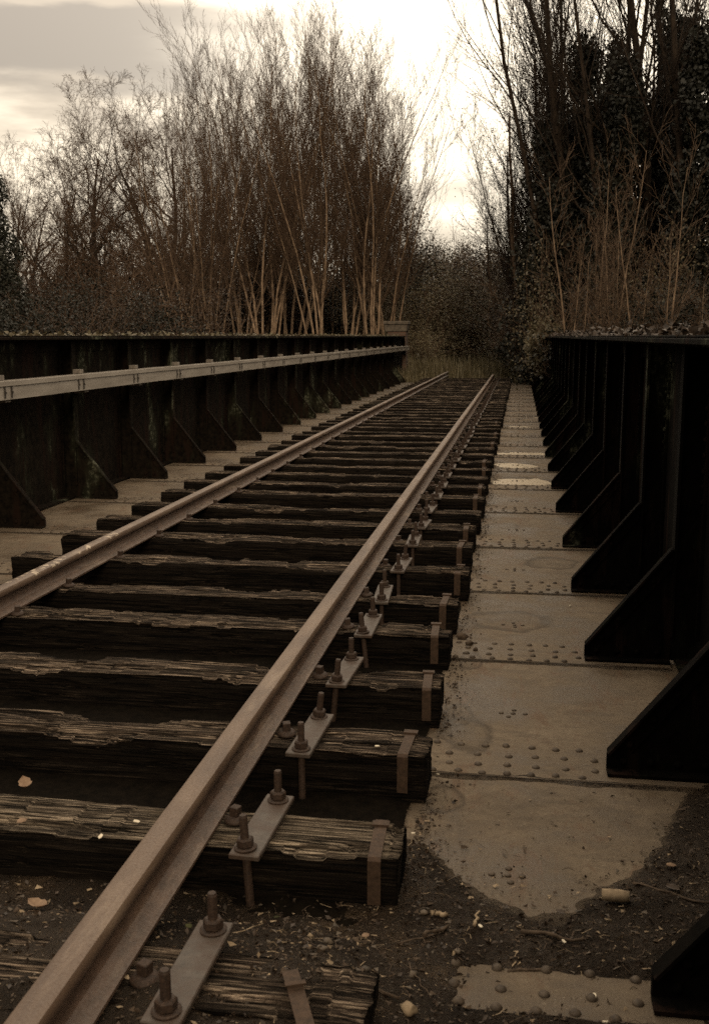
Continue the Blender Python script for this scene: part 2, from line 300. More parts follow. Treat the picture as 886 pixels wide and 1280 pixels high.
# ------------------------------------------------------------------ helpers: meshes and objects
def mesh_obj(name, me, parent=None, loc=(0, 0, 0), rot=(0, 0, 0), scale=None):
    o = bpy.data.objects.new(name, me); C.objects.link(o); o.parent = parent
    o.location = loc; o.rotation_euler = rot
    if scale is not None: o.scale = scale if hasattr(scale, '__len__') else (scale,) * 3
    return o
def empty(name, loc=(0, 0, 0), rot=(0, 0, 0), scale=1.0):
    o = bpy.data.objects.new(name, None); o.empty_display_size = .1; C.objects.link(o)
    o.location = loc; o.rotation_euler = rot; o.scale = scale if hasattr(scale, '__len__') else (scale,) * 3
    return o
def tag(o, label=None, cat=None, group=None, kind=None):
    if label: o['label'] = label
    if cat: o['category'] = cat
    if group: o['group'] = group
    if kind: o['kind'] = kind
    return o
class MB:
    def __init__(s): s.v = []; s.f = []; s.mi = []
    def add(s, vs, fs, mi=0):
        o = len(s.v); s.v += [tuple(p) for p in vs]; s.f += [tuple(i + o for i in f) for f in fs]; s.mi += [mi] * len(fs)
    def box(s, x0, x1, y0, y1, z0, z1, mi=0):
        s.add([(x0, y0, z0), (x1, y0, z0), (x1, y1, z0), (x0, y1, z0), (x0, y0, z1), (x1, y0, z1), (x1, y1, z1), (x0, y1, z1)],
              [(0, 3, 2, 1), (4, 5, 6, 7), (0, 1, 5, 4), (1, 2, 6, 5), (2, 3, 7, 6), (3, 0, 4, 7)], mi)
    def prism(s, poly, axis, a, b, mi=0):
        """poly: list of 2D points extruded along axis (0, 1 or 2) from a to b"""
        n = len(poly)
        def P(p, h):
            q = list(p); q.insert(axis, h); return tuple(q)
        vs = [P(p, a) for p in poly] + [P(p, b) for p in poly]
        fs = [(i, (i + 1) % n, n + (i + 1) % n, n + i) for i in range(n)] + [tuple(range(n))[::-1], tuple(range(n, 2 * n))]
        s.add(vs, fs, mi)
    def lathe(s, prof, n=10, centre=(0, 0, 0), mi=0, ph=0.0):
        vs = []
        for r, z in prof:
            for k in range(n):
                a = 2 * math.pi * k / n + ph; vs.append((centre[0] + r * math.cos(a), centre[1] + r * math.sin(a), centre[2] + z))
        fs = []
        for i in range(len(prof) - 1):
            for k in range(n): fs.append((i * n + k, i * n + (k + 1) % n, (i + 1) * n + (k + 1) % n, (i + 1) * n + k))
        fs.append(tuple(range(n))[::-1]); fs.append(tuple(range((len(prof) - 1) * n, len(prof) * n)))
        s.add(vs, fs, mi)
    def tube(s, pts, rs, n=6, mi=0):
        vs = []; m = len(pts); pts = [Vector(p) for p in pts]
        for i, p in enumerate(pts):
            t = (pts[min(i + 1, m - 1)] - pts[max(i - 1, 0)]).normalized()
            u = t.orthogonal().normalized(); w = t.cross(u)
            r = rs[i] if hasattr(rs, '__len__') else rs
            for k in range(n):
                a = 2 * math.pi * k / n; vs.append(p + (u * math.cos(a) + w * math.sin(a)) * r)
        fs = [(i * n + k, i * n + (k + 1) % n, (i + 1) * n + (k + 1) % n, (i + 1) * n + k) for i in range(m - 1) for k in range(n)]
        fs += [tuple(range(n))[::-1], tuple(range((m - 1) * n, m * n))]
        s.add(vs, fs, mi)
    def mesh(s, name, mats, smooth=False, bevel=0.0):
        me = bpy.data.meshes.new(name); me.from_pydata(s.v, [], s.f)
        for m in (mats if isinstance(mats, (list, tuple)) else [mats]): me.materials.append(m)
        if any(s.mi): me.polygons.foreach_set('material_index', s.mi)
        bm = bmesh.new(); bm.from_mesh(me); bmesh.ops.recalc_face_normals(bm, faces=bm.faces)
        if bevel: bmesh.ops.bevel(bm, geom=list(bm.edges), offset=bevel, segments=1, affect='EDGES')
        bm.to_mesh(me); bm.free()
        if smooth: me.polygons.foreach_set('use_smooth', [True] * len(me.polygons))
        return me
ORD = ['first', 'second', 'third', 'fourth', 'fifth', 'sixth', 'seventh', 'eighth', 'ninth', 'tenth', 'eleventh', 'twelfth', 'thirteenth', 'fourteenth', 'fifteenth', 'sixteenth', 'seventeenth', 'eighteenth', 'nineteenth']
TENS = {20: ('twentieth', 'twenty'), 30: ('thirtieth', 'thirty'), 40: ('fortieth', 'forty'), 50: ('fiftieth', 'fifty')}
def ordw(n):
    if n < 20: return ORD[n - 1]
    t = n // 10 * 10
    return TENS[t][0] if n == t else TENS[t][1] + '-' + ORD[n - t - 1]
def fnoise(x, y, z, o=4): return noise.fractal(Vector((x, y, z)), 1.0, 2.0, o)

# ------------------------------------------------------------------ measures of the bridge
TRK = -1.536                                  # middle of the track
RAIL_R, RAIL_L = -.786, -2.287
SLP_TOP, RAIL_H = .145, .115
SLP_X0, SLP_X1 = -2.82, -.25
DECK_END = 31.8
SLP_Y = [1.07, 1.69, 2.308, 2.922, 3.532, 4.184, 4.723, 5.36, 6.059, 6.63, 7.248, 7.905, 8.503]
while SLP_Y[-1] < DECK_END - .9: SLP_Y.append(SLP_Y[-1] + .612)
SLP_Y = SLP_Y[1:]
ST = [-.38, .85, 2.075, 3.258, 4.459, 5.688, 6.916, 8.307, 9.60]
while ST[-1] < DECK_END - 1.6: ST.append(ST[-1] + 1.262)
WEB_R, WEB_L = .78, -3.85

# ------------------------------------------------------------------ terrain
def ground_z(x, y):
    d = abs(x - TRK)
    # cutting under the bridge, embankment beyond
    t = min(max((y - 31.2) / 1.2, 0), 1); t = t * t * (3 - 2 * t)
    side = min(max((d - 5) / 14, 0), 1)
    hi = -.06 - .9 * side * side
    lo = -1.9
    return lo + (hi - lo) * t
def build_ground():
    xs = sorted(set([-400, -250, -150, -90, -60] + list(np.arange(-45, 45, 1.5)) + [60, 90, 150, 250, 400]))
    ys = sorted(set([-300, -150, -80, -40, -20] + list(np.arange(-10, 30, 3.0)) + list(np.arange(30, 36, .3)) + list(np.arange(36, 80, 2.0)) + [90, 110, 150, 220, 320, 500]))
    vs = [(x, y, ground_z(x, y) + (.12 * fnoise(x * .3, y * .3, 0) if abs(x - TRK) > 3 else .03 * fnoise(x, y, 0))) for y in ys for x in xs]
    nx = len(xs); fs = [(j * nx + i, j * nx + i + 1, (j + 1) * nx + i + 1, (j + 1) * nx + i) for j in range(len(ys) - 1) for i in range(nx - 1)]
    me = bpy.data.meshes.new('ground'); me.from_pydata(vs, [], fs); me.materials.append(M['earth']); me.polygons.foreach_set('use_smooth', [True] * len(fs))
    tag(mesh_obj('ground', me), 'dark leaf-littered earth beyond and below the bridge', None, None, 'structure')
build_ground()

# ------------------------------------------------------------------ bridge deck: plates and rivets
PUDDLES = ((.05, 10.05, .36, .40, 1, 'largest bright puddle on the walkway beside the sixth gusset'), (-.05, 11.35, .26, .30, 2, 'small bright puddle just beyond the largest one on the walkway'),
    (.08, 12.48, .38, .34, 3, 'long puddle with pale rim, third along the walkway'), (.22, 18.45, .30, .45, 4, 'thin far puddle glinting across the distant walkway'), (.05, 16.1, .26, .34, 5, 'faint narrow puddle halfway along the distant walkway'),)
WATER_Z = -.0085
def deck_z(x, y, t):
    z = -.003 * math.sin(math.pi * t) + .0022 * fnoise(x * 2, y * 2, 3, 2) - .0015
    for (cx, cy, rx, ry, sd, lab) in PUDDLES:
        if abs(y - cy) < ry * 2.4 and abs(x - cx) < rx * 2.4:
            q = ((x - cx) / rx) ** 2 + ((y - cy) / ry) ** 2
            z -= {6: .0055, 7: .0062, 8: .0062, 9: .0058, 10: .006}.get(sd, .0085) * math.exp(-q * 1.15) * (1 + .55 * fnoise(x * 7, y * 7, sd, 4))
    return z
def rivet_mesh(r, h, mat, name='rivet'):
    mb = MB(); mb.lathe([(r, 0), (r * .93, h * .4), (r * .62, h * .82), (r * .2, h)], 10)
    return mb.mesh(name, mat, True)
RIV = rivet_mesh(.0135, .0095, M['rivet'])
def build_deck():
    deck = tag(empty('bridge_deck'), 'rust brown steel deck of riveted plates under the track', None, None, 'structure')
    edges = [-2.5] + [s - .125 for s in ST] + [DECK_END]
    nriv = 0; far_mb = []
    rng = random.Random(4)
    for i in range(len(edges) - 1):
        y0, y1 = edges[i], edges[i + 1]
        # main plate, sagging a little, with its lap strip at the near end proud by a few mm
        nx, ny = (150, 42) if any(y0 < p[1] < y1 for p in PUDDLES) else (46, 12); vs = []; fs = []
        for j in range(ny + 1):
            for k in range(nx + 1):
                x = WEB_L + (WEB_R - WEB_L) * k / nx; y = y0 + .002 + (y1 - y0 - .004) * j / ny
                vs.append((x, y, deck_z(x, y, j / ny)))
        for j in range(ny):
            for k in range(nx): a = j * (nx + 1) + k; fs.append((a, a + 1, a + nx + 2, a + nx + 1))
        o = len(vs)
        me = bpy.data.meshes.new('deck_plate'); me.from_pydata(vs, [], fs); me.materials.append(M['deck']); me.polygons.foreach_set('use_smooth', [True] * len(fs))
        pl = mesh_obj('deck_plate', me, deck)
        if 0 < i < len(edges) - 1:
            s = ST[i - 1]
            mb = MB(); mb.box(WEB_L + .12, WEB_R - .12, s - .125 + .006, s + .165, -.02, .0065)
            mesh_obj('lap_strip', mb.mesh('lap_strip', M['deck'], False, .002), pl)
            gv, gf = [], []
            for q in range(161):
                x = WEB_L + .13 + (WEB_R - WEB_L - .26) * q / 160
                a_ = .012 + .03 * max(0, .35 + fnoise(x * 7 + i * 3.1, 1.7, i, 5)); gv += [(x, s - .119 - a_, -.006), (x, s - .121, .0055), (x, s - .112 + .02 * max(0, fnoise(x * 9, 4.2, i, 4)), .0072)]
            for q in range(160):
                for e_ in (0, 1): a_ = q * 3 + e_; gf.append((a_, a_ + 3, a_ + 4, a_ + 1))
            gm_ = bpy.data.meshes.new('seam_grime'); gm_.from_pydata(gv, [], gf); gm_.materials.append(M['mud']); gm_.polygons.foreach_set('use_smooth', [True] * len(gf)); mesh_obj('seam_grime', gm_, pl)
            # four rows of rivets, wide pitch on the outer rows
            pts = []
            for row, (dy, p, off) in enumerate(((-.095, .078, 0), (-.035, .095, .045), (.045, .095, .045), (.125, .078, 0))):
                if i > 14 and row in (0, 3): pass
                x = -.245 + off
                while x < .30: pts.append((x + rng.uniform(-.006, .006), s + dy + .03 * (x + .2) * 0 + rng.uniform(-.005, .005))); x += p
                x = -3.40 + off
                while x < -2.84: pts.append((x + rng.uniform(-.006, .006), s + dy + rng.uniform(-.005, .005))); x += p
            for x, y in pts:
                if x > -1 and y > 1.3 and nriv < 270:
                    mesh_obj('rivet', RIV, pl, (x, y, .005), (rng.uniform(-.05, .05), rng.uniform(-.05, .05), rng.random() * 6), (1, 1, rng.uniform(.9, 1.25))); nriv += 1
                elif y > 1: far_mb.append((x, y))
        # a small cross of rivets in the plate's middle
        ym = (y0 + y1) / 2
        for x, y in ((0, 0), (.045, .0), (-.045, .0), (0, .035), (0, -.035)):
            if ym > 1.3:
                q = (.0 + x + rng.uniform(-.01, .01), ym + y)
                if nriv < 300 and i < 14: mesh_obj('rivet', RIV, pl, (q[0], q[1], -.0035), (0, 0, rng.random() * 6), (.7, .7, .5)); nriv += 1
                else: far_mb.append(q)
    mb = MB()
    for x, y in far_mb: mb.lathe([(.0135, 0), (.009, .007), (.002, .009)], 6, (x, y, .005))
    tag(mesh_obj('rivet_rows', mb.mesh('rivet_rows', M['rivet'], True), deck), None, None, None, 'stuff')
build_deck()

# ------------------------------------------------------------------ plate girders
def build_girder(side):
    R = side > 0
    web = WEB_R if R else WEB_L
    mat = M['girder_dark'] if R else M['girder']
    name = 'plate_girder'
    y_end = 32.3 if R else 34.0
    gr = empty(name, (web, 0, 0))
    tag(gr, 'black riveted plate girder in deep shade along the right walkway' if R else 'green-stained black plate girder carrying the pale cable trough', 'girder', 'girders along the bridge sides')
    stat = [s for s in ST if s > -1] if R else [s + .1 for s in ST if s > 1]
    ys0 = -2.5
    s = -1 if R else 1                        # towards the track
    cuts = [ys0] + [q + .62 for q in stat[::2] if q + .62 < y_end - .5] + [y_end]
    for a, b in zip(cuts[:-1], cuts[1:]):
        mb = MB(); mb.box(-.006, .006, a + .001, b - .001, -.35, 1.336); mesh_obj('web_plate', mb.mesh('web_plate', mat), gr)
    mb = MB(); mb.box(-.20, .20, ys0, y_end, 1.350, 1.372); mb.box(-.17, .17, ys0, y_end - .3, 1.3725, 1.384); mesh_obj('top_flange', mb.mesh('top_flange', mat, False, .003), gr)
    mb = MB(); mb.prism([(s * .007, 1.349), (s * .1, 1.349), (s * .1, 1.338), (s * .019, 1.337), (s * .018, 1.25), (s * .007, 1.25)], 1, ys0, y_end - .01); mesh_obj('flange_angle', mb.mesh('flange_angle', mat), gr)
    mb = MB(); mb.prism([(s * .007, .0085), (s * .1, .0085), (s * .1, .02), (s * .019, .021), (s * .018, .11), (s * .007, .11)], 1, ys0, y_end - .01); mesh_obj('base_angle', mb.mesh('base_angle', mat), gr)
    # stiffener (tee), gusset, its foot angle and edge angle: one mesh each, shared along the girder
    sm = MB(); sm.box(min(s * .022, s * .12), max(s * .022, s * .12), -.006, .006, .11, 1.335); sm.prism([(s * .0205, -.055), (s * .0205, .055), (s * .008, .055), (s * .008, -.055)], 2, .112, 1.245)
    sm.box(min(s * .112, s * .124), max(s * .112, s * .124), -.038, .038, .12, 1.334); sme = sm.mesh('stiffener', mat)
    tipd, top = .475, .62
    gm = MB(); gm.prism([(s * .02, .012), (s * tipd, .012), (s * tipd, .06), (s * .125, .50), (s * .02, .64)], 1, -.0065 - .012, -.0065); gme = gm.mesh('gusset', mat)
    fm = MB(); fm.prism([(-.019, .0085), (-.075, .0085), (-.075, .018), (-.029, .02), (-.028, .07), (-.019, .07)], 0, s * .12, s * tipd); fme = fm.mesh('foot_angle', mat)
    em = MB()
    p0, p1 = Vector((s * tipd, .06)), Vector((s * .125, .50)); d = (p1 - p0).normalized(); nn = Vector((-d.y, d.x)) * (1 if R else -1)
    if nn.y > 0: nn = -nn
    e0, e1 = p0 + d * .01, p1 - d * .002
    em.prism([tuple(e0), tuple(e1), tuple(e1 + nn * .05), tuple(e0 + nn * .05)], 1, -.030, -.019)
    em.prism([tuple(e0 - nn * .0005), tuple(e1 - nn * .0005), tuple(e1 - nn * .0085), tuple(e0 - nn * .0085)], 1, -.052, -.004); eme = em.mesh('edge_angle', mat)
    rme = rivet_mesh(.014, .012, mat, 'rivet')
    for k, y in enumerate(stat):
        if y > y_end - .2: continue
        mesh_obj('stiffener', sme, gr, (0, y, 0))
        gu = mesh_obj('gusset', gme, gr, (0, y, 0))
        mesh_obj('foot_angle', fme, gu); mesh_obj('edge_angle', eme, gu)
        near = (R and 1.5 < y < 7.2) or (not R and 6.5 < y < 9)
        spots = []
        for q in range(4): spots.append((s * (.17 + q * .085), -.0285, .045, (math.pi / 2, 0, 0)))
        for q in range(5): c_ = e0 + (e1 - e0) * ((q + .6) / 5) + nn * .027; spots.append((c_.x, -.030, c_.y, (math.pi / 2, 0, 0)))
        for q in range(9): spots.append((s * .0205, -.035, .70 + q * .065, (0, s * math.pi / 2, 0)))
        if near:
            for x, yy, z, r in spots: mesh_obj('rivet', rme, gu, (x, yy, z), r)
        else:
            mb = MB()
            for x, yy, z, r in spots:
                t = MB(); t.lathe([(.014, 0), (.009, .009), (.002, .012)], 6)
                mt = Matrix.Translation((x, yy, z)) @ Matrix.Rotation(r[0], 4, 'X') @ Matrix.Rotation(r[1], 4, 'Y')
                mb.add([mt @ Vector(v) for v in t.v], t.f)
            tag(mesh_obj('rivet_rows', mb.mesh('rivet_rows', mat, True), gu), None, None, None, 'stuff')
    if not R:
        mb = MB(); mb.prism([(y_end + .001, -.2), (y_end + .85, -.2), (y_end + .75, .05), (y_end + .1, 1.34), (y_end + .001, 1.34)], 0, -.01, .01)
        mb.prism([(y_end + .86, .02), (y_end + .76, .06), (y_end + .11, 1.345), (y_end + .13, 1.36), (y_end + .80, .08), (y_end + .90, .02)], 0, -.12, .12)
        mesh_obj('raking_end', mb.mesh('raking_end', mat), gr)
    return gr
build_girder(1); build_girder(-1)

# ------------------------------------------------------------------ cable trough along the left girder
def build_trough():
    t = empty('cable_trough', (-3.60, 0, .93)); tag(t, 'long pale grey cable trough bracketed along the left girder', 'cable trough')
    y = 1.5; L = 1.262; k = 0
    sec = MB()
    sec.prism([(0, 0), (0, .122), (-.004, .128), (-.098, .128), (-.1, .12), (-.1, 0)], 1, .002, L - .002)
    sec.prism([(.0045, .098), (.0045, .1285), (-.1045, .1285), (-.1045, .134), (.010, .134), (.010, .098)], 1, .004, L - .004)
    sme = sec.mesh('trough_section', M['trough'], False, .0015)
    cm = MB(); cm.box(.0045, .0085, -.006, .006, .012, .097); cm.box(.0085, .016, -.006, .006, .045, .06); cme = cm.mesh('clip', M['clip'])
    bm_ = MB(); bm_.box(-.135, -.112, -.05, .05, -.03, .172); bm_.box(-.112, -.06, -.05, .02, .1365, .172); bm_.box(-.106, -.03, -.04, .04, -.022, -.004); bme = bm_.mesh('bracket', M['bracket'], False, .003)
    i = 0
    while y + L < 34.4:
        sct = mesh_obj('trough_section', sme, t, (0, y, 0), (random.Random(i).uniform(-.002, .002), 0, random.Random(i + 9).uniform(-.002, .002)))
        mesh_obj('clip', cme, sct, (0, .38, 0)); mesh_obj('clip', cme, sct, (0, .48, 0))
        y += L; i += 1
    for s in ST:
        if 1.5 < s + .1 < 34: mesh_obj('bracket', bme, t, (0, s + .12, 0))
build_trough()

# ------------------------------------------------------------------ brick pier at the far end of the left girder
def build_pier():
    p = empty('brick_pier', (-3.95, 34.75, -.2)); tag(p, 'small red brick pier with stone cap at end of left girder', 'brick pier')
    mb = MB(); mb.box(-.38, .22, -.35, .35, -.6, 1.72); mesh_obj('shaft', mb.mesh('shaft', M['brick'], False, .01), p)
    mb = MB(); mb.box(-.52, .3, -.42, .42, 1.95, 2.06); mb.prism([(-.46, 1.721), (.24, 1.721), (.28, 1.949), (-.5, 1.949)], 1, -.38, .38); mesh_obj('capstone', mb.mesh('capstone', M['stone'], False, .02), p)
build_pier()

# ------------------------------------------------------------------ sleepers
def sleeper_mesh(seed, nx, nt, nf, L, Wd, Hh, rough=1.0):
    rng = random.Random(seed); o = seed * 17.3
    prof = []                                  # (y, z, part, u) round the section; part 0 top, 1 front, 2 back, 3 bottom
    for i in range(nf + 1): prof.append((0.0, Hh * i / nf, 1))
    for i in range(1, nt): prof.append((Wd * i / nt, Hh, 0))
    for i in range(nf + 1): prof.append((Wd, Hh - Hh * i / nf, 2))
    n = len(prof); vs = []
    e_f = rng.uniform(.1, .5); e_b = rng.uniform(.05, .45)
    for j in range(nx + 1):
        x = -L / 2 + L * j / nx
        hol = .010 * fnoise(x * .9 + o, 1.3, 0, 3); us = .5 + .45 * fnoise(x * .4 + o, 3.3, 0, 2) + .03 * fnoise(x * 9 + o, 2.2, 0, 2); stp = .010 * math.floor(3 * fnoise(x * 1.3 + o, 7.7, 0, 4)) / 2
        ef = max(0, math.floor((fnoise(x * 2.6 + o, 5.1, 2, 5) + e_f - .25) * 6) / 6 + .05 * fnoise(x * 14 + o, 1, 2, 3)) * .055 * rough
        eb = max(0, math.floor((fnoise(x * 2.2 + o, 9.7, 2, 5) + e_b - .25) * 6) / 6 + .05 * fnoise(x * 14 + o, 4, 2, 3)) * .06 * rough
        endr = max(0, 1 - (L / 2 - abs(x)) / .05)
        for (y, z, part) in prof:
            gy, gz = y, z
            g1 = fnoise(x * 2.2 + o, y * 42, z * 42, 4); g2 = noise.noise(Vector((x * 1.1 + o + 40, y * 19, z * 19)))
            crack = max(0.0, 1 - abs(g2) / .10)
            d = .0035 * g1 - .013 * crack * crack * (1 if noise.noise(Vector((x * 1.7 + o, y * 5, 8))) > -.25 else .15)
            d *= rough
            if part == 0:
                u = y / Wd; gz = z + d + hol * 4 * u * (1 - u) + (stp if u > us else -stp) * min(1, 6 * u * (1 - u)) - .014 * max(0, 1 - abs(u - us) / .05)
                gz -= ef * max(0, 1 - u / .28) ** .7 + eb * max(0, 1 - (1 - u) / .34) ** .6
            elif part == 1:
                top = max(0, (z / Hh - .8) / .2); gy = y - d + .010 * top * top; gz = z - ef * top if z > Hh * .5 else z
            else:
                top = max(0, (z / Hh - .8) / .2); gy = y + d - .010 * top * top; gz = z - eb * top if z > Hh * .5 else z
            gx = x + .008 * fnoise(y * 30 + o, z * 30, 3, 3) * (1 if endr > 0 else 0) * rough
            sh = 1 - .03 * endr
            vs.append((gx, Wd / 2 + (gy - Wd / 2) * sh, gz * (1 - .02 * endr)))
    fs = []; mi = []
    for j in range(nx):
        for i in range(n - 1):
            a = j * n + i; fs.append((a, a + n, a + n + 1, a + 1))
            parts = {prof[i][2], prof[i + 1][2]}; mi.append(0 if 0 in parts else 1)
    fs.append(tuple(range(n))); mi.append(1)
    fs.append(tuple(range(nx * n, (nx + 1) * n))[::-1]); mi.append(1)
    me = bpy.data.meshes.new('sleeper_timber'); me.from_pydata(vs, [], fs)
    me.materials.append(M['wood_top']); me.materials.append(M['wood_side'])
    me.polygons.foreach_set('material_index', mi); me.polygons.foreach_set('use_smooth', [True] * len(fs))
    bm = bmesh.new(); bm.from_mesh(me); bmesh.ops.recalc_face_normals(bm, faces=bm.faces); bm.to_mesh(me); bm.free()
    return me
def strap_mesh(Wd, Hh):
    mb = MB(); w = .016; t = .003; o = .004
    y0, y1, z1 = -o, Wd + o, Hh + o + .002
    out = [(y0, .03), (y0, z1 - .008), (y0 + .008, z1), (y1 - .008, z1), (y1, z1 - .008), (y1, .03)]
    inn = [(y1 - t, .03), (y1 - t, z1 - .008), (y1 - .010, z1 - t), (y0 + .010, z1 - t), (y0 + t, z1 - .008), (y0 + t, .03)]
    mb.prism(out + inn, 0, -w, w)
    mb.box(-w - .006, w + .006, Wd - .045, Wd - .02, z1 + .0005, z1 + .006)
    return mb.mesh('strap', M['strap'])
def build_sleepers():
    L = SLP_X1 - SLP_X0; xm = (SLP_X0 + SLP_X1) / 2; Wd = .205; Hh = SLP_TOP
    pool = [sleeper_mesh(200 + i, 70, 10, 4, L, Wd, Hh) for i in range(7)]
    st = strap_mesh(Wd, Hh); n = len(SLP_Y); rng = random.Random(12)
    looks = ['lichen-pale', 'dark', 'deeply split', 'ragged', 'grey']
    for k, y in enumerate(SLP_Y):
        if k < 12: me = sleeper_mesh(31 + k, 240 if k < 6 else 130, 40 if k < 6 else 18, 12 if k < 6 else 6, L, Wd, Hh)
        else: me = pool[k % 7]
        if k == 1: me.materials[0] = M['wood_pale']
        has = k in (1, 2, 3, 4, 5, 6, 7, 8, 10, 11, 13, 14, 17, 19, 22)
        dx = rng.uniform(-.014, .014); dz = rng.uniform(-.008, .004); rz = rng.uniform(-.008, .008)
        if k == 0: dz = -.012
        e = empty('sleeper', (xm + dx, y, dz), (0, 0, rz + (math.pi if False else 0)))
        tag(e, 'weathered timber sleeper%s, %s counting up from the bottom edge' % (' with end strap' if has else '', ordw(k + 1)), 'sleeper', 'sleepers under the rails')
        mesh_obj('timber', me, e)
        if has: mesh_obj('strap', st, e, (L / 2 - rng.uniform(.045, .085), 0, 0), (0, 0, rng.uniform(-.06, .06)))
build_sleepers()

# ------------------------------------------------------------------ rails
def build_rail(name, x, y_end, label, mat):
    h = RAIL_H; hw, fw = .032, .056
    half = [(fw, 0), (fw, .008), (fw - .012, .0115), (.016, .022), (.0085, .034), (.0075, .068), (.012, .078), (hw - .001, .084), (hw, .088), (hw, .104), (hw - .004, .1115), (hw - .011, .1145), (0, h)]
    prof = half + [(-a, b) for a, b in half[::-1][1:]]
    mb = MB(); ys = [-2.5 + i * 1.2 for i in range(int((y_end + 2.5) / 1.2) + 1)] + [y_end]
    n = len(prof); vs = []; fs = []
    for q, y in enumerate(ys):
        wob = .004 * fnoise(y * .22, x, 0, 2); wz = .003 * fnoise(y * .3, x, 5, 2)
        vs += [(a + wob, y, b + wz) for a, b in prof]
    for j in range(len(ys) - 1):
        for i in range(n): fs.append((j * n + i, j * n + (i + 1) % n, (j + 1) * n + (i + 1) % n, (j + 1) * n + i))
    fs += [tuple(range(n))[::-1], tuple(range((len(ys) - 1) * n, len(ys) * n))]
    mb.add(vs, fs); me = mb.mesh('rail', mat, True)
    o = mesh_obj(name, me, None, (x, 0, SLP_TOP + .002))
    me.set_sharp_from_angle(angle=rad(35))
    tag(o, label, 'rail', 'the two rails of the track')
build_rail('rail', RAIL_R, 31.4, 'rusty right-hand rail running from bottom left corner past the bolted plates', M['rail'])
build_rail('rail', RAIL_L, 34.0, 'rusty left-hand rail with pale patches near the left edge', M['rail_blotched'])

# ------------------------------------------------------------------ clamp plates with bolts, rail screws
def build_fastenings():
    pm = MB(); pm.box(-.038, .038, 0, .335, 0, .014); pme = pm.mesh('plate', M['plate'], False, .0025)
    b = MB(); b.lathe([(.0105, -.19), (.0105, .078), (.0085, .084)], 12); bme = b.mesh('bolt', M['bolt'], False)
    nmb = MB(); nmb.lathe([(.019, 0), (.0215, .002), (.0215, .017), (.018, .021)], 6); nme = nmb.mesh('nut', M['bolt'])
    w = MB(); w.lathe([(.028, 0), (.0285, .003), (.025, .0055)], 16); wme = w.mesh('washer', M['bolt'])
    sm = MB(); sm.lathe([(.030, 0), (.030, .005), (.024, .012), (.015, .016)], 14); sm.box(-.012, .012, -.012, .012, .0155, .040)
    sme = sm.mesh('rail_screw', M['bolt'], False, .0015)
    farm = MB(); farm.box(-.038, .038, 0, .335, 0, .014)
    for yy in (.035, .3): farm.lathe([(.026, .0145), (.026, .02), (.019, .021), (.019, .038), (.0105, .039), (.0105, .095)], 8, (0, yy, 0), 1); farm.lathe([(.0105, -.14), (.0105, -.001)], 6, (0, yy, 0), 1)
    fme = farm.mesh('clamp_plate', [M['plate'], M['bolt']])
    rng = random.Random(77); n = len(SLP_Y)
    for k, y in enumerate(SLP_Y):
        x = -.613 + rng.uniform(-.008, .008); yy = y - .075 + rng.uniform(-.015, .015); rz = rng.uniform(-.05, .05)
        lab = 'steel clamp plate with two upright bolts on the %s sleeper from the bottom edge' % ordw(k + 1)
        if k < 16:
            e = tag(empty('clamp_plate', (x, yy, SLP_TOP + .006), (rng.uniform(-.01, .01), rng.uniform(-.02, .02), rz)), lab, 'clamp plate', 'clamp plates along the right rail')
            mesh_obj('plate', pme, e)
            for q in (.035, .3):
                ti = rng.uniform(-.12, .12) if rng.random() < .45 else rng.uniform(-.02, .02)
                bo = mesh_obj('bolt', bme, e, (rng.uniform(-.006, .006), q, .018 - .004), (ti * .4, ti, 0))
                mesh_obj('washer', wme, bo, (0, 0, .0005)); mesh_obj('nut', nme, bo, (0, 0, .0065), (0, 0, rng.random() * 3))
        else:
            tag(mesh_obj('clamp_plate', fme, None, (x, yy, SLP_TOP + .006), (0, 0, rz)), lab, 'clamp plate', 'clamp plates along the right rail')
        if k < 26:
            tag(mesh_obj('rail_screw', sme, None, (RAIL_R + .088 + rng.uniform(-.004, .004), y + rng.uniform(.07, .13), SLP_TOP + .0005 - (.01 if k == 0 else 0)), (rng.uniform(-.06, .06), rng.uniform(-.12, .06), rng.random() * 1.5), 1.0),
                'square-headed screw outside the right rail on the %s sleeper from the bottom' % ordw(k + 1), 'screw', 'rail screws')
            if k > 1: tag(mesh_obj('rail_screw', sme, None, (RAIL_L + .086, y + rng.uniform(.06, .13), SLP_TOP + .0005), (rng.uniform(-.06, .06), 0, rng.random() * 1.5)),
                'square-headed screw inside the left rail on the %s sleeper from the bottom' % ordw(k + 1), 'screw', 'rail screws')
build_fastenings()

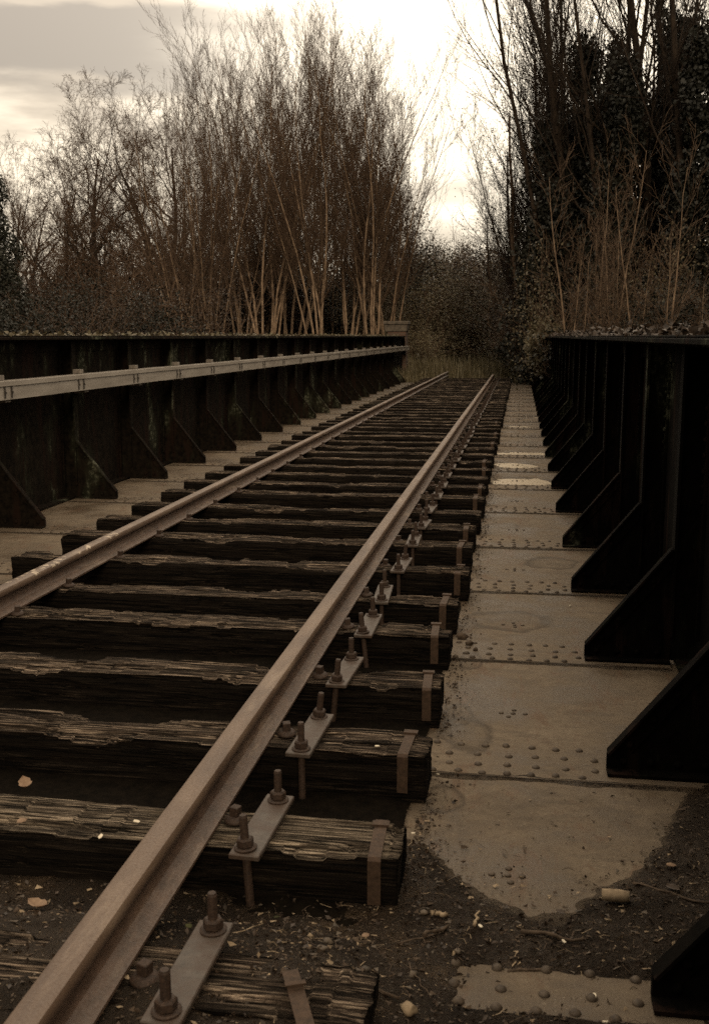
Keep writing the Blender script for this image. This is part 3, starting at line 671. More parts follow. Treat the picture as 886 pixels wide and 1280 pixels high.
# ------------------------------------------------------------------ mud, puddles
POOL = [(-.40, 2.95), (-.227, 2.756), (-.151, 2.628), (-.06, 2.51), (.06, 2.42), (.14, 2.46), (.224, 2.54), (.34, 2.68), (.40, 2.82), (.454, 2.96), (.52, 3.166), (.62, 3.3), (.9, 3.4)]
def pool_y(x):
    for (a, b), (c, d) in zip(POOL[:-1], POOL[1:]):
        if a <= x <= c: return b + (d - b) * (x - a) / (c - a)
    return POOL[0][1] if x < POOL[0][0] else POOL[-1][1]
def sst(a, b, x):
    t = min(max((x - a) / (b - a), 0), 1); return t * t * (3 - 2 * t)
def mud_z(x, y):
    nz = .5 + .5 * fnoise(x * 5, y * 5, 2, 4)
    d = (pool_y(x) + .03 * fnoise(x * 6, y * 6, 0, 3) + .022 * fnoise(x * 24, y * 24, 6, 4)) - y
    right = -.016 + .038 * sst(-.05, .26, d) + .010 * (nz - .5) * sst(0, .1, d)
    # the mud thins out along the near lap strip
    strip = sst(1.93, 1.98, y) * (1 - sst(2.10, 2.16, y)) * sst(-.2, -.05, x) * (1 - sst(.36, .5, x))
    right -= .021 * strip * (.75 + .5 * nz)
    edge = sst(-.22, -.30, x) * (1 - sst(3.4, 4.3, y)) * .016
    right = max(right, -.016 + edge * (.6 + .8 * nz))
    if x > -.5:
        w = sst(-.12, -.42, x) if y < 2.1 else sst(-.2, -.45, x)
    else: w = 1
    inner = (.02 + .112 * sst(2.25, 1.86, y) + .030 * (nz - .5)) if y < 2.36 else -.03 + .05 * sst(2.5, 2.36, y)
    z = right * (1 - w) + inner * w
    return z + .0045 * fnoise(x * 28, y * 28, 0, 3)
def build_mud():
    x0, x1, y0, y1, st = -2.75, .76, 1.0, 4.2, .014
    nx, ny = int((x1 - x0) / st), int((y1 - y0) / st)
    vs = []
    for j in range(ny + 1):
        for i in range(nx + 1):
            x = x0 + (x1 - x0) * i / nx; y = y0 + (y1 - y0) * j / ny; vs.append((x, y, mud_z(x, y)))
    fs = []
    for j in range(ny):
        for i in range(nx):
            a = j * (nx + 1) + i; q = (a, a + 1, a + nx + 2, a + nx + 1)
            if max(vs[v][2] for v in q) > -.0135: fs.append(q)
    used = sorted({v for f in fs for v in f}); mp_ = {v: i for i, v in enumerate(used)}
    me = bpy.data.meshes.new('mud'); me.from_pydata([vs[v] for v in used], [], [tuple(mp_[v] for v in f) for f in fs]); me.materials.append(M['mud']); me.polygons.foreach_set('use_smooth', [True] * len(fs))
    tag(mesh_obj('mud', me), 'wet dark mud washed over the near deck and sleepers', None, None, 'structure')
build_mud()
def build_track_shade():  # dark sheet over the deck, painted as the shade in the sleeper gaps
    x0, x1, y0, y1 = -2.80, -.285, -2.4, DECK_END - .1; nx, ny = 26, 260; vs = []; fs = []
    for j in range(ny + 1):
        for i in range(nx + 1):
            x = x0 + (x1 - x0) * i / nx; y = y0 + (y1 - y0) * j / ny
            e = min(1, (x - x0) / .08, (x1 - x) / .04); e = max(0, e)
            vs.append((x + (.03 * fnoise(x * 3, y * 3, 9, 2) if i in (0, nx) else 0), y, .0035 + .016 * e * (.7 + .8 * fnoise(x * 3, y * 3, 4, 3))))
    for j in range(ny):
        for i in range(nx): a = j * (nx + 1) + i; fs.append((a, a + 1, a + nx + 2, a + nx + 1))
    me = bpy.data.meshes.new('track_shade'); me.from_pydata(vs, [], fs); me.materials.append(M['gap_shade']); me.polygons.foreach_set('use_smooth', [True] * len(fs))
    tag(mesh_obj('track_shade', me), 'dark sheet standing in for shade between and under the sleepers', None, None, 'structure')
build_track_shade()
def blob(cx, cy, rx, ry, seed, n=48, power=1.0, tipx=0.0):
    out = []
    for k in range(n):
        a = 2 * math.pi * k / n
        r = 1 + .16 * fnoise(math.cos(a) * 1.3 + seed, math.sin(a) * 1.3, 0, 3)
        c, s_ = math.cos(a), math.sin(a)
        px = rx * r * c * (1 + tipx * max(0, c) ** 3); py = ry * r * s_ * (1 - .5 * max(0, c) ** 2)
        out.append((cx + px, cy + py))
    return out
def sheet(name, poly, z, mat, parent=None):
    me = bpy.data.meshes.new(name); me.from_pydata([(x, y, z) for x, y in poly], [], [tuple(range(len(poly)))]); me.materials.append(mat)
    return mesh_obj(name, me, parent)
def build_puddles():
    for (x, y, rx, ry, sd, lab) in PUDDLES:
        p = sheet('puddle', blob(x, y, rx * 1.9, min(ry * 1.9, .56), sd, 40), WATER_Z, M['water']); tag(p, lab, None, None, 'structure')
build_puddles()

# ------------------------------------------------------------------ litter on the mud and deck
def surf(x, y):
    z = 0.0
    if y < 4.2: z = max(z, mud_z(x, y) if x < .76 else 0)
    return z
def build_litter():
    rng = random.Random(5)
    # countless grit and crumbs, one stuff object
    mb = MB()
    for k in range(11000):
        if rng.random() < .7: x, y = rng.uniform(-.45, .72), rng.uniform(1.65, 3.1)
        else: x, y = rng.uniform(-1.6, -.2), rng.uniform(1.4, 2.3)
        dense = mud_z(x, y) > .001
        if not dense and rng.random() > .08 + .5 * max(0, 1 - (y - pool_y(x)) / .15): continue
        z = surf(x, y); s = rng.choice((.0015, .002, .002, .0025, .003, .0045, .007)) * rng.uniform(.8, 1.3)
        q = [Vector((rng.uniform(-1, 1), rng.uniform(-1, 1), rng.uniform(-.2, .9))) * s for _ in range(4)]
        mb.add([(x + v.x * 1.4, y + v.y, z + v.z) for v in q], [(0, 1, 2), (0, 2, 3), (0, 3, 1), (1, 3, 2)], rng.choice((0, 0, 0, 1, 1, 2)))
    tag(mesh_obj('grit', mb.mesh('grit', [M['stick'], M['pebble'], M['pale_stick']])), 'loose grit and crumbs strewn over the near mud', 'grit', None, 'stuff')
    mb = MB()
    for k in range(620):
        x, y = rng.uniform(-.5, .7), rng.uniform(1.6, 2.75)
        if mud_z(x, y) < .001 and rng.random() > .1: continue
        z = surf(x, y); a = rng.random() * 6.3; l = rng.uniform(.012, .04); r = rng.uniform(.0004, .0011)
        mb.tube([(x, y, z + .002), (x + math.cos(a) * l * .5, y + math.sin(a) * l * .5, z + rng.uniform(.002, .008)), (x + math.cos(a + .3) * l, y + math.sin(a + .3) * l, z + .002)], r, 3, rng.choice((0, 0, 1)))
    tag(mesh_obj('plant_litter', mb.mesh('plant_litter', [M['stick'], M['pale_stick']])), 'fine stalks and fibres strewn over the near mud', 'litter', None, 'stuff')
    rs = np.random.RandomState(31); pos = []
    while len(pos) < 3400:
        x, y = (rs.uniform(-.55, .72), rs.uniform(1.6, 2.75)) if rs.random() < .7 else (rs.uniform(-1.7, -.4), rs.uniform(1.5, 2.3))
        if mud_z(x, y) > .002 or rs.random() < .03: pos.append((x, y, surf(x, y) + rs.uniform(0, .004)))
    for q in range(1500):
        y = 2.5 + 9 * rs.random() ** 1.6; pos.insert(int(rs.randint(0, len(pos))), (-.26 + abs(rs.normal(0, .045)), y, max(surf(-.25, y), 0) + .001))
    pos = np.array(pos)
    for nm, m_, sl_, lab in (('leaf_crumbs', 'dead_leaf', slice(0, 3300), 'brown leaf crumbs matted over the near mud'), ('bark_crumbs', 'pale_stick', slice(3300, 3480), 'pale bark crumbs dotted over the near mud'), ('wet_crumbs', 'stick', slice(3480, 4900), 'dark wet bark crumbs over the near mud')):
        tag(mesh_obj(nm, leaf_mesh(nm, pos[sl_], .011 if nm != 'leaf_crumbs' else .014, M[m_], 3, 0.0, .6)), lab, 'litter', None, 'stuff')
    # sticks that can be picked out
    def stick(px0, py0, px1, py1, r, mat, label, zz=.0, bend=.006):
        a = at(px0, py0, .03 + zz); b = at(px1, py1, .03 + zz)
        if not zz:
            a = at(px0, py0, surf(a.x, a.y) + r); b = at(px1, py1, surf(b.x, b.y) + r)
        pts = []; n = 6
        rg = random.Random(int(px0 * 7 + py0))
        for i in range(n + 1):
            p = a.lerp(b, i / n) + Vector((rg.uniform(-1, 1), rg.uniform(-1, 1), rg.uniform(0, .7))) * bend; pts.append(p - a)
        mb = MB(); mb.tube(pts, [r * (1 - .35 * i / n) * rg.uniform(.85, 1.1) for i in range(n + 1)], 7)
        tag(mesh_obj('stick', mb.mesh('stick', mat, True), None, a), label, 'stick', 'sticks lying on the near mud')
    S, P = M['stick'], M['pale_stick']
    stick(652, 1165, 728, 1176, .0055, S, 'straight dark stick lying flat in the middle of the mud')
    stick(636, 1215, 704, 1210, .0045, S, 'dark stick just above the near row of rivets')
    stick(790, 1104, 884, 1132, .004, S, 'thin dark twig pointing right from the short log')
    stick(530, 1170, 562, 1157, .0055, S, 'short dark stick right of the nearest strapped sleeper end')
    stick(537, 1141, 562, 1145, .007, P, 'short pale stub of wood by the dark stick')
    stick(500, 1182, 556, 1164, .0025, S, 'thin twig reaching left from the short dark stick')
    stick(418, 1214, 496, 1250, .005, S, 'long brown stick crossing the mud below the nearest strapped sleeper')
    stick(437, 1282, 461, 1264, .006, P, 'pale stick end at the bottom edge')
    stick(284, 1170, 330, 1155, .002, P, 'thin pale stalk on mud below the clamp plate', .05, .003)
    stick(640, 1215, 648, 1190, .002, P, 'curved pale stalk standing in the middle mud', 0, .004)
    stick(592, 1158, 598, 1140, .0045, P, 'small pale twig upright beside the wood stub')
    stick(590, 1195, 660, 1166, .002, S, 'hair-thin twig left of the straight dark stick')
    stick(508, 1205, 538, 1248, .002, S, 'thin dark twig curving down over the near rivets')
    stick(288, 1222, 350, 1212, .0022, S, 'thin twig beside the rusty loose strap', .06, .003)
    # log stub
    a = at(752, 1114, .045); b = at(786, 1117, .045)
    mb = MB(); mb.tube([Vector((0, 0, 0)), (b - a) * .3, (b - a) * .7, b - a], [.0135, .0155, .015, .0125], 12)
    tag(mesh_obj('log_stub', mb.mesh('log_stub', P, True), None, a - Vector((0, 0, .008))), 'short rounded wood stub lying at the right of the mud', 'wood stub')
    # leaves
    def leaf(px, py, z, size, label, seed, mat='fallen', curl=.5):
        rg = random.Random(seed); p = at(px, py, z); n = 7; vs = []; fs = []
        for i in range(n + 1):
            t = i / n; w = .5 * math.sin(math.pi * min(1, t * 1.02)) ** .7 * (.9 + .1 * math.cos(t * 17))
            c = curl * (t - .4) ** 2
            for s_ in (-1, 0, 1): vs.append(((t - .5) * size, s_ * w * size * .8, (c + abs(s_) * .22 * w * (1 + curl)) * size + .003))
        for i in range(n):
            for q in (0, 1): a = i * 3 + q; fs.append((a, a + 1, a + 4, a + 3))
        o = len(vs)
        me = bpy.data.meshes.new('fallen_leaf'); me.from_pydata(vs, [], fs); me.materials.append(M[mat]); me.polygons.foreach_set('use_smooth', [True] * len(fs))
        mo = mesh_obj('fallen_leaf', me, None, p, (rg.uniform(-.2, .2), rg.uniform(-.2, .2), rg.random() * 6)); md = mo.modifiers.new('thickness', 'SOLIDIFY'); md.thickness = .0008
        tag(mo, label, 'leaf', 'fallen leaves')
    leaf(33, 985, SLP_TOP + .006, .05, 'curled brown leaf standing on the edge of the sleeper at left', 3, curl=1.4)
    leaf(48, 1136, .075, .055, 'folded tan leaf on the mud left of the near rail', 6, curl=1.0)
    leaf(40, 1146, .07, .04, 'smaller tan leaf tucked under the folded leaf left of the near rail', 8)
    leaf(838, 1084, .024, .03, 'small leaf at the right edge of the mud', 10, curl=.3)
    leaf(840, 1112, .024, .04, 'dark leaf beside the thin twig at right', 11, 'dead_leaf', .3)
    leaf(457, 1172, .06, .022, 'small pale leaf in front of the nearest strapped sleeper', 12)
    leaf(28, 1028, SLP_TOP, .03, 'narrow dry leaf lying on the sleeper at left', 13, curl=.2)
    leaf(346, 1149, .06, .02, 'mossy green scrap below the nearest strapped sleeper', 15, 'moss', .3)
    leaf(236, 1160, .09, .02, 'mossy scrap beside the nearest bolt', 16, 'moss', .3)
    leaf(700, 1142, .024, .025, 'tiny brown leaf on the mud below the pool', 17, 'dead_leaf', .3)
    # pebbles
    def pebble(px, py, s, label, seed, z=None, mat='pebble'):
        rg = random.Random(seed); p = at(px, py, .03) if z is None else at(px, py, z)
        if z is None: p.z = surf(p.x, p.y)
        bm = bmesh.new(); bmesh.ops.create_icosphere(bm, subdivisions=2, radius=1)
        k = (rg.uniform(.9, 1.3), rg.uniform(.7, 1), rg.uniform(.5, .75))
        for v in bm.verts:
            d = 1 + .55 * noise.noise(v.co * 1.5 + Vector((seed, 0, 0))); v.co = Vector((v.co.x * k[0], v.co.y * k[1], v.co.z * k[2])) * d * s
        me = bpy.data.meshes.new('pebble'); bm.to_mesh(me); bm.free(); me.materials.append(M[mat]); me.polygons.foreach_set('use_smooth', [True] * len(me.polygons))
        tag(mesh_obj('pebble', me, None, p + Vector((0, 0, s * .25)), (0, 0, rg.random() * 6)), label, 'pebble', 'pebbles on the near mud')
    pebble(410, 1210, .011, 'round pebble in front of the nearest strapped sleeper', 1)
    pebble(402, 1234, .010, 'pebble between the loose strap and the long stick', 2)
    pebble(456, 1240, .012, 'pebble touching the long brown stick', 3)
    pebble(516, 1220, .011, 'pebble just left of the near rivets', 4)
    pebble(510, 1268, .016, 'pale flat stone at the bottom edge', 5, None, 'pale_stick')
    pebble(9, 1171, .013, 'grey pebble at the left edge below the folded leaf', 6, .09)
    pebble(54, 1175, .010, 'small pebble left of the near rail on the mud', 7, .09)
    pebble(530, 1140, .010, 'pale flat pebble left of the wood stub', 8)
    pebble(572, 1184, .009, 'small pebble below the short dark stick', 9)
    pebble(586, 805, .020, 'lump of broken bark by the sixth sleeper end', 10, .01, 'stick')
    pebble(577, 797, .024, 'larger lump of broken bark against the sixth sleeper end', 11, .01, 'stick')
    pebble(594, 812, .012, 'small crumb of bark below the two larger lumps', 12, .01, 'stick')
    # pale chips
    def chip(px, py, z, s, label, seed):
        rg = random.Random(seed); p = at(px, py, z)
        mb = MB(); mb.prism([(-s, -.4 * s), (.6 * s, -.5 * s), (s, .1 * s), (.3 * s, .45 * s), (-.8 * s, .4 * s)], 2, 0, .0025)
        tag(mesh_obj('chip', mb.mesh('chip', M['chip']), None, p, (rg.uniform(-.3, .3), rg.uniform(-.3, .3), rg.random() * 6)), label, 'chip', 'pale chips')
    chip(126, 1046, SLP_TOP + .002, .009, 'bright pale chip on front edge of the sleeper at left', 1)
    chip(171, 1027, SLP_TOP + .002, .009, 'pale flake on the sleeper beside the near rail', 2)
    chip(600, 1158, .03, .007, 'white chip beside the upright pale twig', 3)
    chip(704, 1177, .03, .006, 'white chip under the straight dark stick', 4)
    chip(743, 1245, .012, .007, 'white chip right of the near rivets', 5)
    chip(756, 1278, .012, .006, 'white chip at the bottom edge right of the rivets', 6)
    chip(471, 933, SLP_TOP + .003, .009, 'white chip on the second strapped sleeper end', 7)
    chip(547, 968, .012, .007, 'white chip on the deck seam by the second strapped sleeper', 8)
    chip(712, 757, .004, .007, 'white speck on the walkway plate beside the fourth gusset', 9)
    chip(516, 1042, .02, .006, 'white chip at the corner of the nearest strapped sleeper', 10)
    # loose strap standing off the first sleeper
    a, b = at(362, 1216, .15), at(383, 1292, .14)
    mb = MB(); d = (b - a); d.z = 0; L = d.length; wv = .016
    prof = [(-.006, -.006), (.0, .006), (L * .32, .010), (L * .36, .016), (L * .40, .009), (L, .004)]
    mb.prism(prof + [(x, z - .003) for x, z in prof[::-1]], 1, -wv, wv)
    mb.box(L * .33, L * .40, -wv - .004, wv + .004, .0165, .020)
    tag(mesh_obj('loose_strap', mb.mesh('loose_strap', M['strap']), None, a, (0, 0, math.atan2(d.y, d.x))), 'loose rusty strap bent over the first sleeper at the bottom edge', 'strap')

# ------------------------------------------------------------------ plants
def tubes_mesh(name, polys, sides, mat):
    """polys: list of (pts, radii); grouped by point count and turned into tubes with numpy"""
    groups = {}
    for p, r in polys: groups.setdefault(len(p), []).append((p, r))
    V, Fq, off = [], [], 0
    for n, lst in groups.items():
        P = np.array([q[0] for q in lst], dtype=np.float64); Rr = np.array([q[1] for q in lst])
        T = np.empty_like(P); T[:, 1:-1] = P[:, 2:] - P[:, :-2]; T[:, 0] = P[:, 1] - P[:, 0]; T[:, -1] = P[:, -1] - P[:, -2]
        T /= np.linalg.norm(T, axis=2, keepdims=True) + 1e-9
        ref = np.where(np.abs(T[..., 2:3]) > .9, np.array([1., 0, 0]), np.array([0, 0, 1.])); ref = np.broadcast_to(ref[:, :1], T.shape)
        U = np.cross(T, ref); U /= np.linalg.norm(U, axis=2, keepdims=True) + 1e-9
        Wv = np.cross(T, U)
        an = np.arange(sides) * 2 * math.pi / sides
        ring = P[:, :, None] + Rr[:, :, None, None] * (U[:, :, None] * np.cos(an)[None, None, :, None] + Wv[:, :, None] * np.sin(an)[None, None, :, None])
        V.append(ring.reshape(-1, 3))
        b = np.arange(len(lst))[:, None, None] * (n * sides); i = np.arange(n - 1)[None, :, None] * sides; k = np.arange(sides)[None, None, :]; k2 = (k + 1) % sides
        q = np.stack([b + i + k, b + i + k2, b + i + sides + k2, b + i + sides + k], -1).reshape(-1, 4) + off
        Fq.append(q); off += len(lst) * n * sides
    V = np.concatenate(V); Fq = np.concatenate(Fq)
    return np_mesh(name, V, Fq, mat, True)
def np_mesh(name, V, F, mat, smooth=False):
    me = bpy.data.meshes.new(name); n = len(F); w = F.shape[1]
    me.vertices.add(len(V)); me.vertices.foreach_set('co', V.astype(np.float32).ravel())
    me.loops.add(n * w); me.loops.foreach_set('vertex_index', F.astype(np.int32).ravel())
    me.polygons.add(n); me.polygons.foreach_set('loop_start', np.arange(0, n * w, w, dtype=np.int32)); me.polygons.foreach_set('loop_total', np.full(n, w, dtype=np.int32))
    if smooth: me.polygons.foreach_set('use_smooth', np.ones(n, dtype=bool))
    me.materials.append(mat); me.update(calc_edges=True); return me
def leaf_mesh(name, pos, size, mat, seed=0, droop=0.0, asp=.6):
    rs = np.random.RandomState(seed); pos = np.asarray(pos); n = len(pos)
    a = rs.normal(size=(n, 3)); a[:, 2] = a[:, 2] * .6 - droop; a /= np.linalg.norm(a, axis=1, keepdims=True)
    b = rs.normal(size=(n, 3)); b -= (b * a).sum(1, keepdims=True) * a; b /= np.linalg.norm(b, axis=1, keepdims=True)
    c = np.cross(a, b)
    s = (size * rs.uniform(.6, 1.3, n))[:, None]
    p0 = pos; p1 = pos + a * s * .5 + b * s * asp * .5 + c * s * .12; p2 = pos + a * s; p3 = pos + a * s * .5 - b * s * asp * .5 + c * s * .12
    V = np.stack([p0, p1, p2, p3], 1).reshape(-1, 3); k = np.arange(n)[:, None] * 4
    F = np.concatenate([k + np.array([[0, 1, 2]]), k + np.array([[0, 2, 3]])])
    return np_mesh(name, V, F, mat)
def unit(x, y, z):
    l = math.sqrt(x * x + y * y + z * z) or 1; return (x / l, y / l, z / l)
def grow(out, rng, p, d, L, r, lvl, S):
    n = S['seg'][lvl]; wn = S['wander'][lvl]; up = S['up'][lvl]; st = L / n
    pts = [p]; rs = [r]; dirs = [d]; tip = S['tip'][lvl]
    for i in range(n):
        d = unit(d[0] + rng.uniform(-wn, wn), d[1] + rng.uniform(-wn, wn), d[2] + rng.uniform(-wn, wn) + up)
        p = (p[0] + d[0] * st, p[1] + d[1] * st, p[2] + d[2] * st)
        pts.append(p); rs.append(max(r * (1 - (1 - tip) * (i + 1) / n), .003)); dirs.append(d)
    out[lvl].append((pts, rs))
    if lvl + 1 >= len(S['seg']): return
    k0, k1 = S['kids'][lvl]; kids = rng.randint(k0, k1); s0 = S['start'][lvl]
    for q in range(kids):
        t = s0 + (1 - s0) * ((q + rng.random()) / kids); f = t * n; i = min(int(f), n - 1); u = f - i
        a, b = pts[i], pts[i + 1]; cp = (a[0] + (b[0] - a[0]) * u, a[1] + (b[1] - a[1]) * u, a[2] + (b[2] - a[2]) * u)
        dd = dirs[i + 1]; an = S['ang'][lvl] * rng.uniform(.65, 1.3)
        ax = unit(rng.gauss(0, 1), rng.gauss(0, 1), rng.gauss(0, 1)); dp = ax[0] * dd[0] + ax[1] * dd[1] + ax[2] * dd[2]
        pe = unit(ax[0] - dp * dd[0], ax[1] - dp * dd[1], ax[2] - dp * dd[2]); ca, sa = math.cos(an), math.sin(an)
        nd = (dd[0] * ca + pe[0] * sa, dd[1] * ca + pe[1] * sa, dd[2] * ca + pe[2] * sa)
        cl = L * S['ratio'][lvl] * (1 - S['apical'][lvl] * t) * rng.uniform(.7, 1.25)
        cr = max(min((rs[i] + (rs[i + 1] - rs[i]) * u) * S['rr'][lvl], r * .8), .004)
        grow(out, rng, cp, nd, cl, cr, lvl + 1, S)

COPPICE = dict(seg=(9, 5, 3, 2), wander=(.11, .15, .18, .22), up=(.014, .12, .10, .07), tip=(.14, .25, .4, .6), kids=((27, 33), (8, 10), (4, 5)),
               start=(.26, .12, .10), ang=(.50, .45, .5), ratio=(.32, .44, .46), apical=(.60, .45, .3), rr=(.42, .55, .65))
SPREAD = dict(seg=(8, 6, 5, 3, 2), wander=(.16, .20, .24, .3, .3), up=(.03, .06, .05, .04, .02), tip=(.12, .2, .3, .4, .6), kids=((11, 13), (9, 11), (6, 8), (5, 6)),
              start=(.22, .18, .12, .1), ang=(.70, .70, .75, .8), ratio=(.50, .48, .46, .50), apical=(.35, .35, .3, .2), rr=(.55, .55, .55, .65))
CROWN = dict(seg=(7, 6, 4, 2), wander=(.12, .16, .2, .2), up=(.04, .10, .08, .05), tip=(.3, .25, .4, .6), kids=((14, 17), (8, 10), (4, 6)),
             start=(.40, .12, .10), ang=(.62, .6, .65), ratio=(.36, .45, .42), apical=(.35, .4, .3), rr=(.36, .55, .65))
SAPLING = dict(seg=(12, 5, 3), wander=(.10, .2, .25), up=(.04, .08, .05), tip=(.12, .3, .5), kids=((20, 26), (6, 8)), start=(.25, .15), ang=(.6, .6), ratio=(.26, .40), apical=(.5, .3), rr=(.4, .6))
BUSH = dict(seg=(5, 4, 3), wander=(.2, .26, .3), up=(.03, .04, .02), tip=(.3, .35, .5), kids=((7, 9), (5, 7)), start=(.15, .1), ang=(.7, .75), ratio=(.5, .5), apical=(.3, .3), rr=(.6, .6))

def tips(out, lvls, rng, per=3, spread=.12):
    pos = []
    for l in lvls:
        for pts, rs in out[l]:
            for q in range(per):
                k = rng.randint(0, len(pts) - 2); u = rng.random(); a, b = pts[k], pts[k + 1]
                pos.append(tuple(a[i] + (b[i] - a[i]) * u + rng.gauss(0, spread) for i in range(3)))
    return pos
def make_plant(seed, stems, S, mats, leaf=None, thick_sides=(7, 4, 3, 3, 3)):
    """stems: list of (base, direction, length, radius). Returns list of (part name, mesh)"""
    rng = random.Random(seed); parts = []; allo = [[] for _ in S['seg']]
    for (p, d, L, r) in stems:
        o = [[] for _ in S['seg']]; grow(o, rng, p, unit(*d), L, r, 0, S)
        parts.append(('trunk' if len(stems) == 1 else 'stem', tubes_mesh('stem', o[0], thick_sides[0], mats[0])))
        for l in range(1, len(o)): allo[l] += o[l]
    limb = allo[1]
    if len(S['seg']) > 3:
        parts.append(('limbs', tubes_mesh('limbs', allo[1], 4, mats[1]))); rest = sum(allo[2:], [])
    else: rest = sum(allo[1:], [])
    parts.append(('crown', tubes_mesh('crown', rest, 3, mats[-1])))
    if leaf:
        lm, size, per, sp, lv, mn = leaf
        parts.append((mn, leaf_mesh('leaves', tips(allo, lv, rng, per, sp), size, lm, seed)))
    return parts
def plant(name, parts, loc, rz, scale, label, cat, group=None, tilt=(0, 0)):
    e = tag(empty(name, loc, (tilt[0], tilt[1], rz), scale), label, cat, group)
    for n_, me in parts:
        o = mesh_obj(n_, me, e)
    return e
def G3(px, D):
    p = far(px, D); p.z = ground_z(p.x, p.y) - .05; return p

def stool(seed, n, spread, L, r, lean=(0, 0)):
    rng = random.Random(seed); out = []
    for k in range(n):
        a = 2 * math.pi * k / n + rng.uniform(-.4, .4); q = spread * rng.uniform(.3, 1.1)
        out.append(((math.cos(a) * .35 * rng.random(), math.sin(a) * .35 * rng.random(), 0), (math.cos(a) * q + lean[0], math.sin(a) * q + lean[1], 1), L * rng.uniform(.8, 1.08), r * rng.uniform(.65, 1.2)))
    return out
def build_trees():
    rng = random.Random(21)
    bp, bd, bm_, tw, td = M['bark_pale'], M['bark_dark'], M['bark_mid'], M['twig'], M['twig_dark']
    # --- the big coppice on the left of the track
    cop = [make_plant(500 + i, stool(40 + i, 6 + i % 2, .16, 14.0, .062), COPPICE, (bp, bm_, tw)) for i in range(4)]
    spots = [(238, 37, -.20, .80, 'leftmost'), (268, 35, -.12, .86, 'second'), (300, 38, -.06, .97, 'third'), (334, 36, -.03, 1.0, 'fourth'), (366, 39, 0, 1.03, 'fifth'),
             (400, 35, .01, 1.0, 'sixth'), (436, 37, .04, 1.02, 'seventh'), (464, 36, .09, .97, 'eighth'), (488, 38, .15, .90, 'rightmost'),
             (255, 43, -.12, .92, 'rear left'), (318, 42, -.03, 1.04, 'rear middle-left'), (352, 43, 0, 1.06, 'rear middle'), (418, 42, .02, 1.05, 'rear middle-right'), (474, 43, .10, .98, 'rear right')]
    for i, (px, D, lean, s, w) in enumerate(spots):
        p = G3(px, D); s2 = s * (D * .256 + CAM_H - p.z) / 14.6
        plant('coppice_tree', cop[i % 4], p, rng.random() * 6.28 if i % 2 else i * 1.3, (s2, s2, s2), ('bare coppice tree in the %s of the clump, behind the front stems' % w if 'rear' in w else 'tall bare coppice tree with pale stems, %s behind the left girder' % (w if w in ('leftmost', 'rightmost') else w + ' from left')), 'tree', 'coppice trees left of the track', (0, lean))
    # --- two spreading bare trees at the left
    spr = [make_plant(610 + i, [((0, 0, 0), (.02, 0, 1), 7.4, .17), ((.2, 0, 0), (.28, .05, 1), 6.2, .11)], SPREAD, (bd, bd, tw)) for i in range(2)]
    for i, (px, D, s, v, lab) in enumerate(((78, 46, 1.0, 0, 'bare spreading tree second from the left edge'), (150, 44, 1.0, 1, 'taller bare forked tree left of the coppice'), (222, 48, 1.0, 0, 'bare twiggy tree half hidden by the coppice'), (20, 52, 1.0, 1, 'distant bare tree behind the evergreen at left edge'), (48, 49, 1.0, 1, 'bare tree between the evergreen and the spreading tree'), (188, 43, 1.0, 1, 'bare brown-twigged tree touching the left of the coppice'))):
        p = G3(px, D); plant('spreading_tree', spr[v], p, i * 2.1 + .6, s * (D * {0: .17, 1: .215, 2: .21, 3: .14, 4: .16, 5: .20}[i] + CAM_H - p.z) / 8.9, lab, 'tree', 'spreading bare trees')
    # --- evergreen on the left edge
    def cone(seed, h, r, n, p_=.8):
        rs = np.random.RandomState(seed); t = rs.random(n) ** .75; a = rs.random(n) * 6.283
        lay = 1 + .25 * np.sin(t * 40 + 3 * np.cos(a * 3))
        rr = r * (1 - t) ** p_ * (.45 + .55 * rs.random(n) ** .5) * lay + .15
        return np.stack([rr * np.cos(a), rr * np.sin(a), t * h], 1)
    tr = MB(); tr.tube([(0, 0, 0), (0, .03, 3), (.05, 0, 8.3)], [.22, .16, .03], 8)
    ev = [('trunk', tr.mesh('trunk', bd, True)), ('crown', leaf_mesh('crown', cone(3, 9.4, 2.0, 48000, .65), .11, M['evergreen'], 3, .8, .5))]
    p = G3(-34, 27); plant('evergreen_tree', ev, p, .4, (.85, .85, (5.6 + CAM_H - p.z) / 9.4), 'dark evergreen tree with drooping foliage at the left edge', 'tree')
    # --- ivy-clad trees on the right
    def ivy_column(seed, h, r, n, zbase=0.0):
        rs = np.random.RandomState(seed); m = 95                      # clumps of ivy up the trunk
        ct = rs.random(m) ** .85; ca = rs.random(m) * 6.283; cr = r * rs.uniform(.05, .95, m) * (1 - .45 * ct); cs = rs.uniform(.16, .42, m) * r
        cx, cy_, cz = .25 * np.sin(ct * 4 + seed) + cr * np.cos(ca), cr * np.sin(ca), zbase + ct * h
        k = rs.randint(0, m, n); g_ = rs.normal(size=(n, 3)); g_ *= (rs.random((n, 1)) ** .4) / (np.linalg.norm(g_, axis=1, keepdims=True) + 1e-6)
        return np.stack([cx[k], cy_[k], cz[k]], 1) + g_ * (cs[k][:, None] * np.array([[1.25, 1.25, 1.6]]))
    ivt = []
    for i in range(3):
        pr = make_plant(700 + i, [((0, 0, 0), (rng.uniform(-.05, .05), 0, 1), 14.5, .14), ((.2, 0, 0), (.16 if i else -.16, .1, 1), 13, .10)], CROWN, (bd, bd, td))
        pos = np.concatenate([ivy_column(30 + i, 9.0, .95, 26000), ivy_column(60 + i, 7.2, 1.2, 18000) + np.array([[.9 if i else -.8, .3, 0]])])
        pr.append(('ivy', leaf_mesh('ivy', pos, .095, M['ivy'], i, .3, .9))); ivt.append(pr)
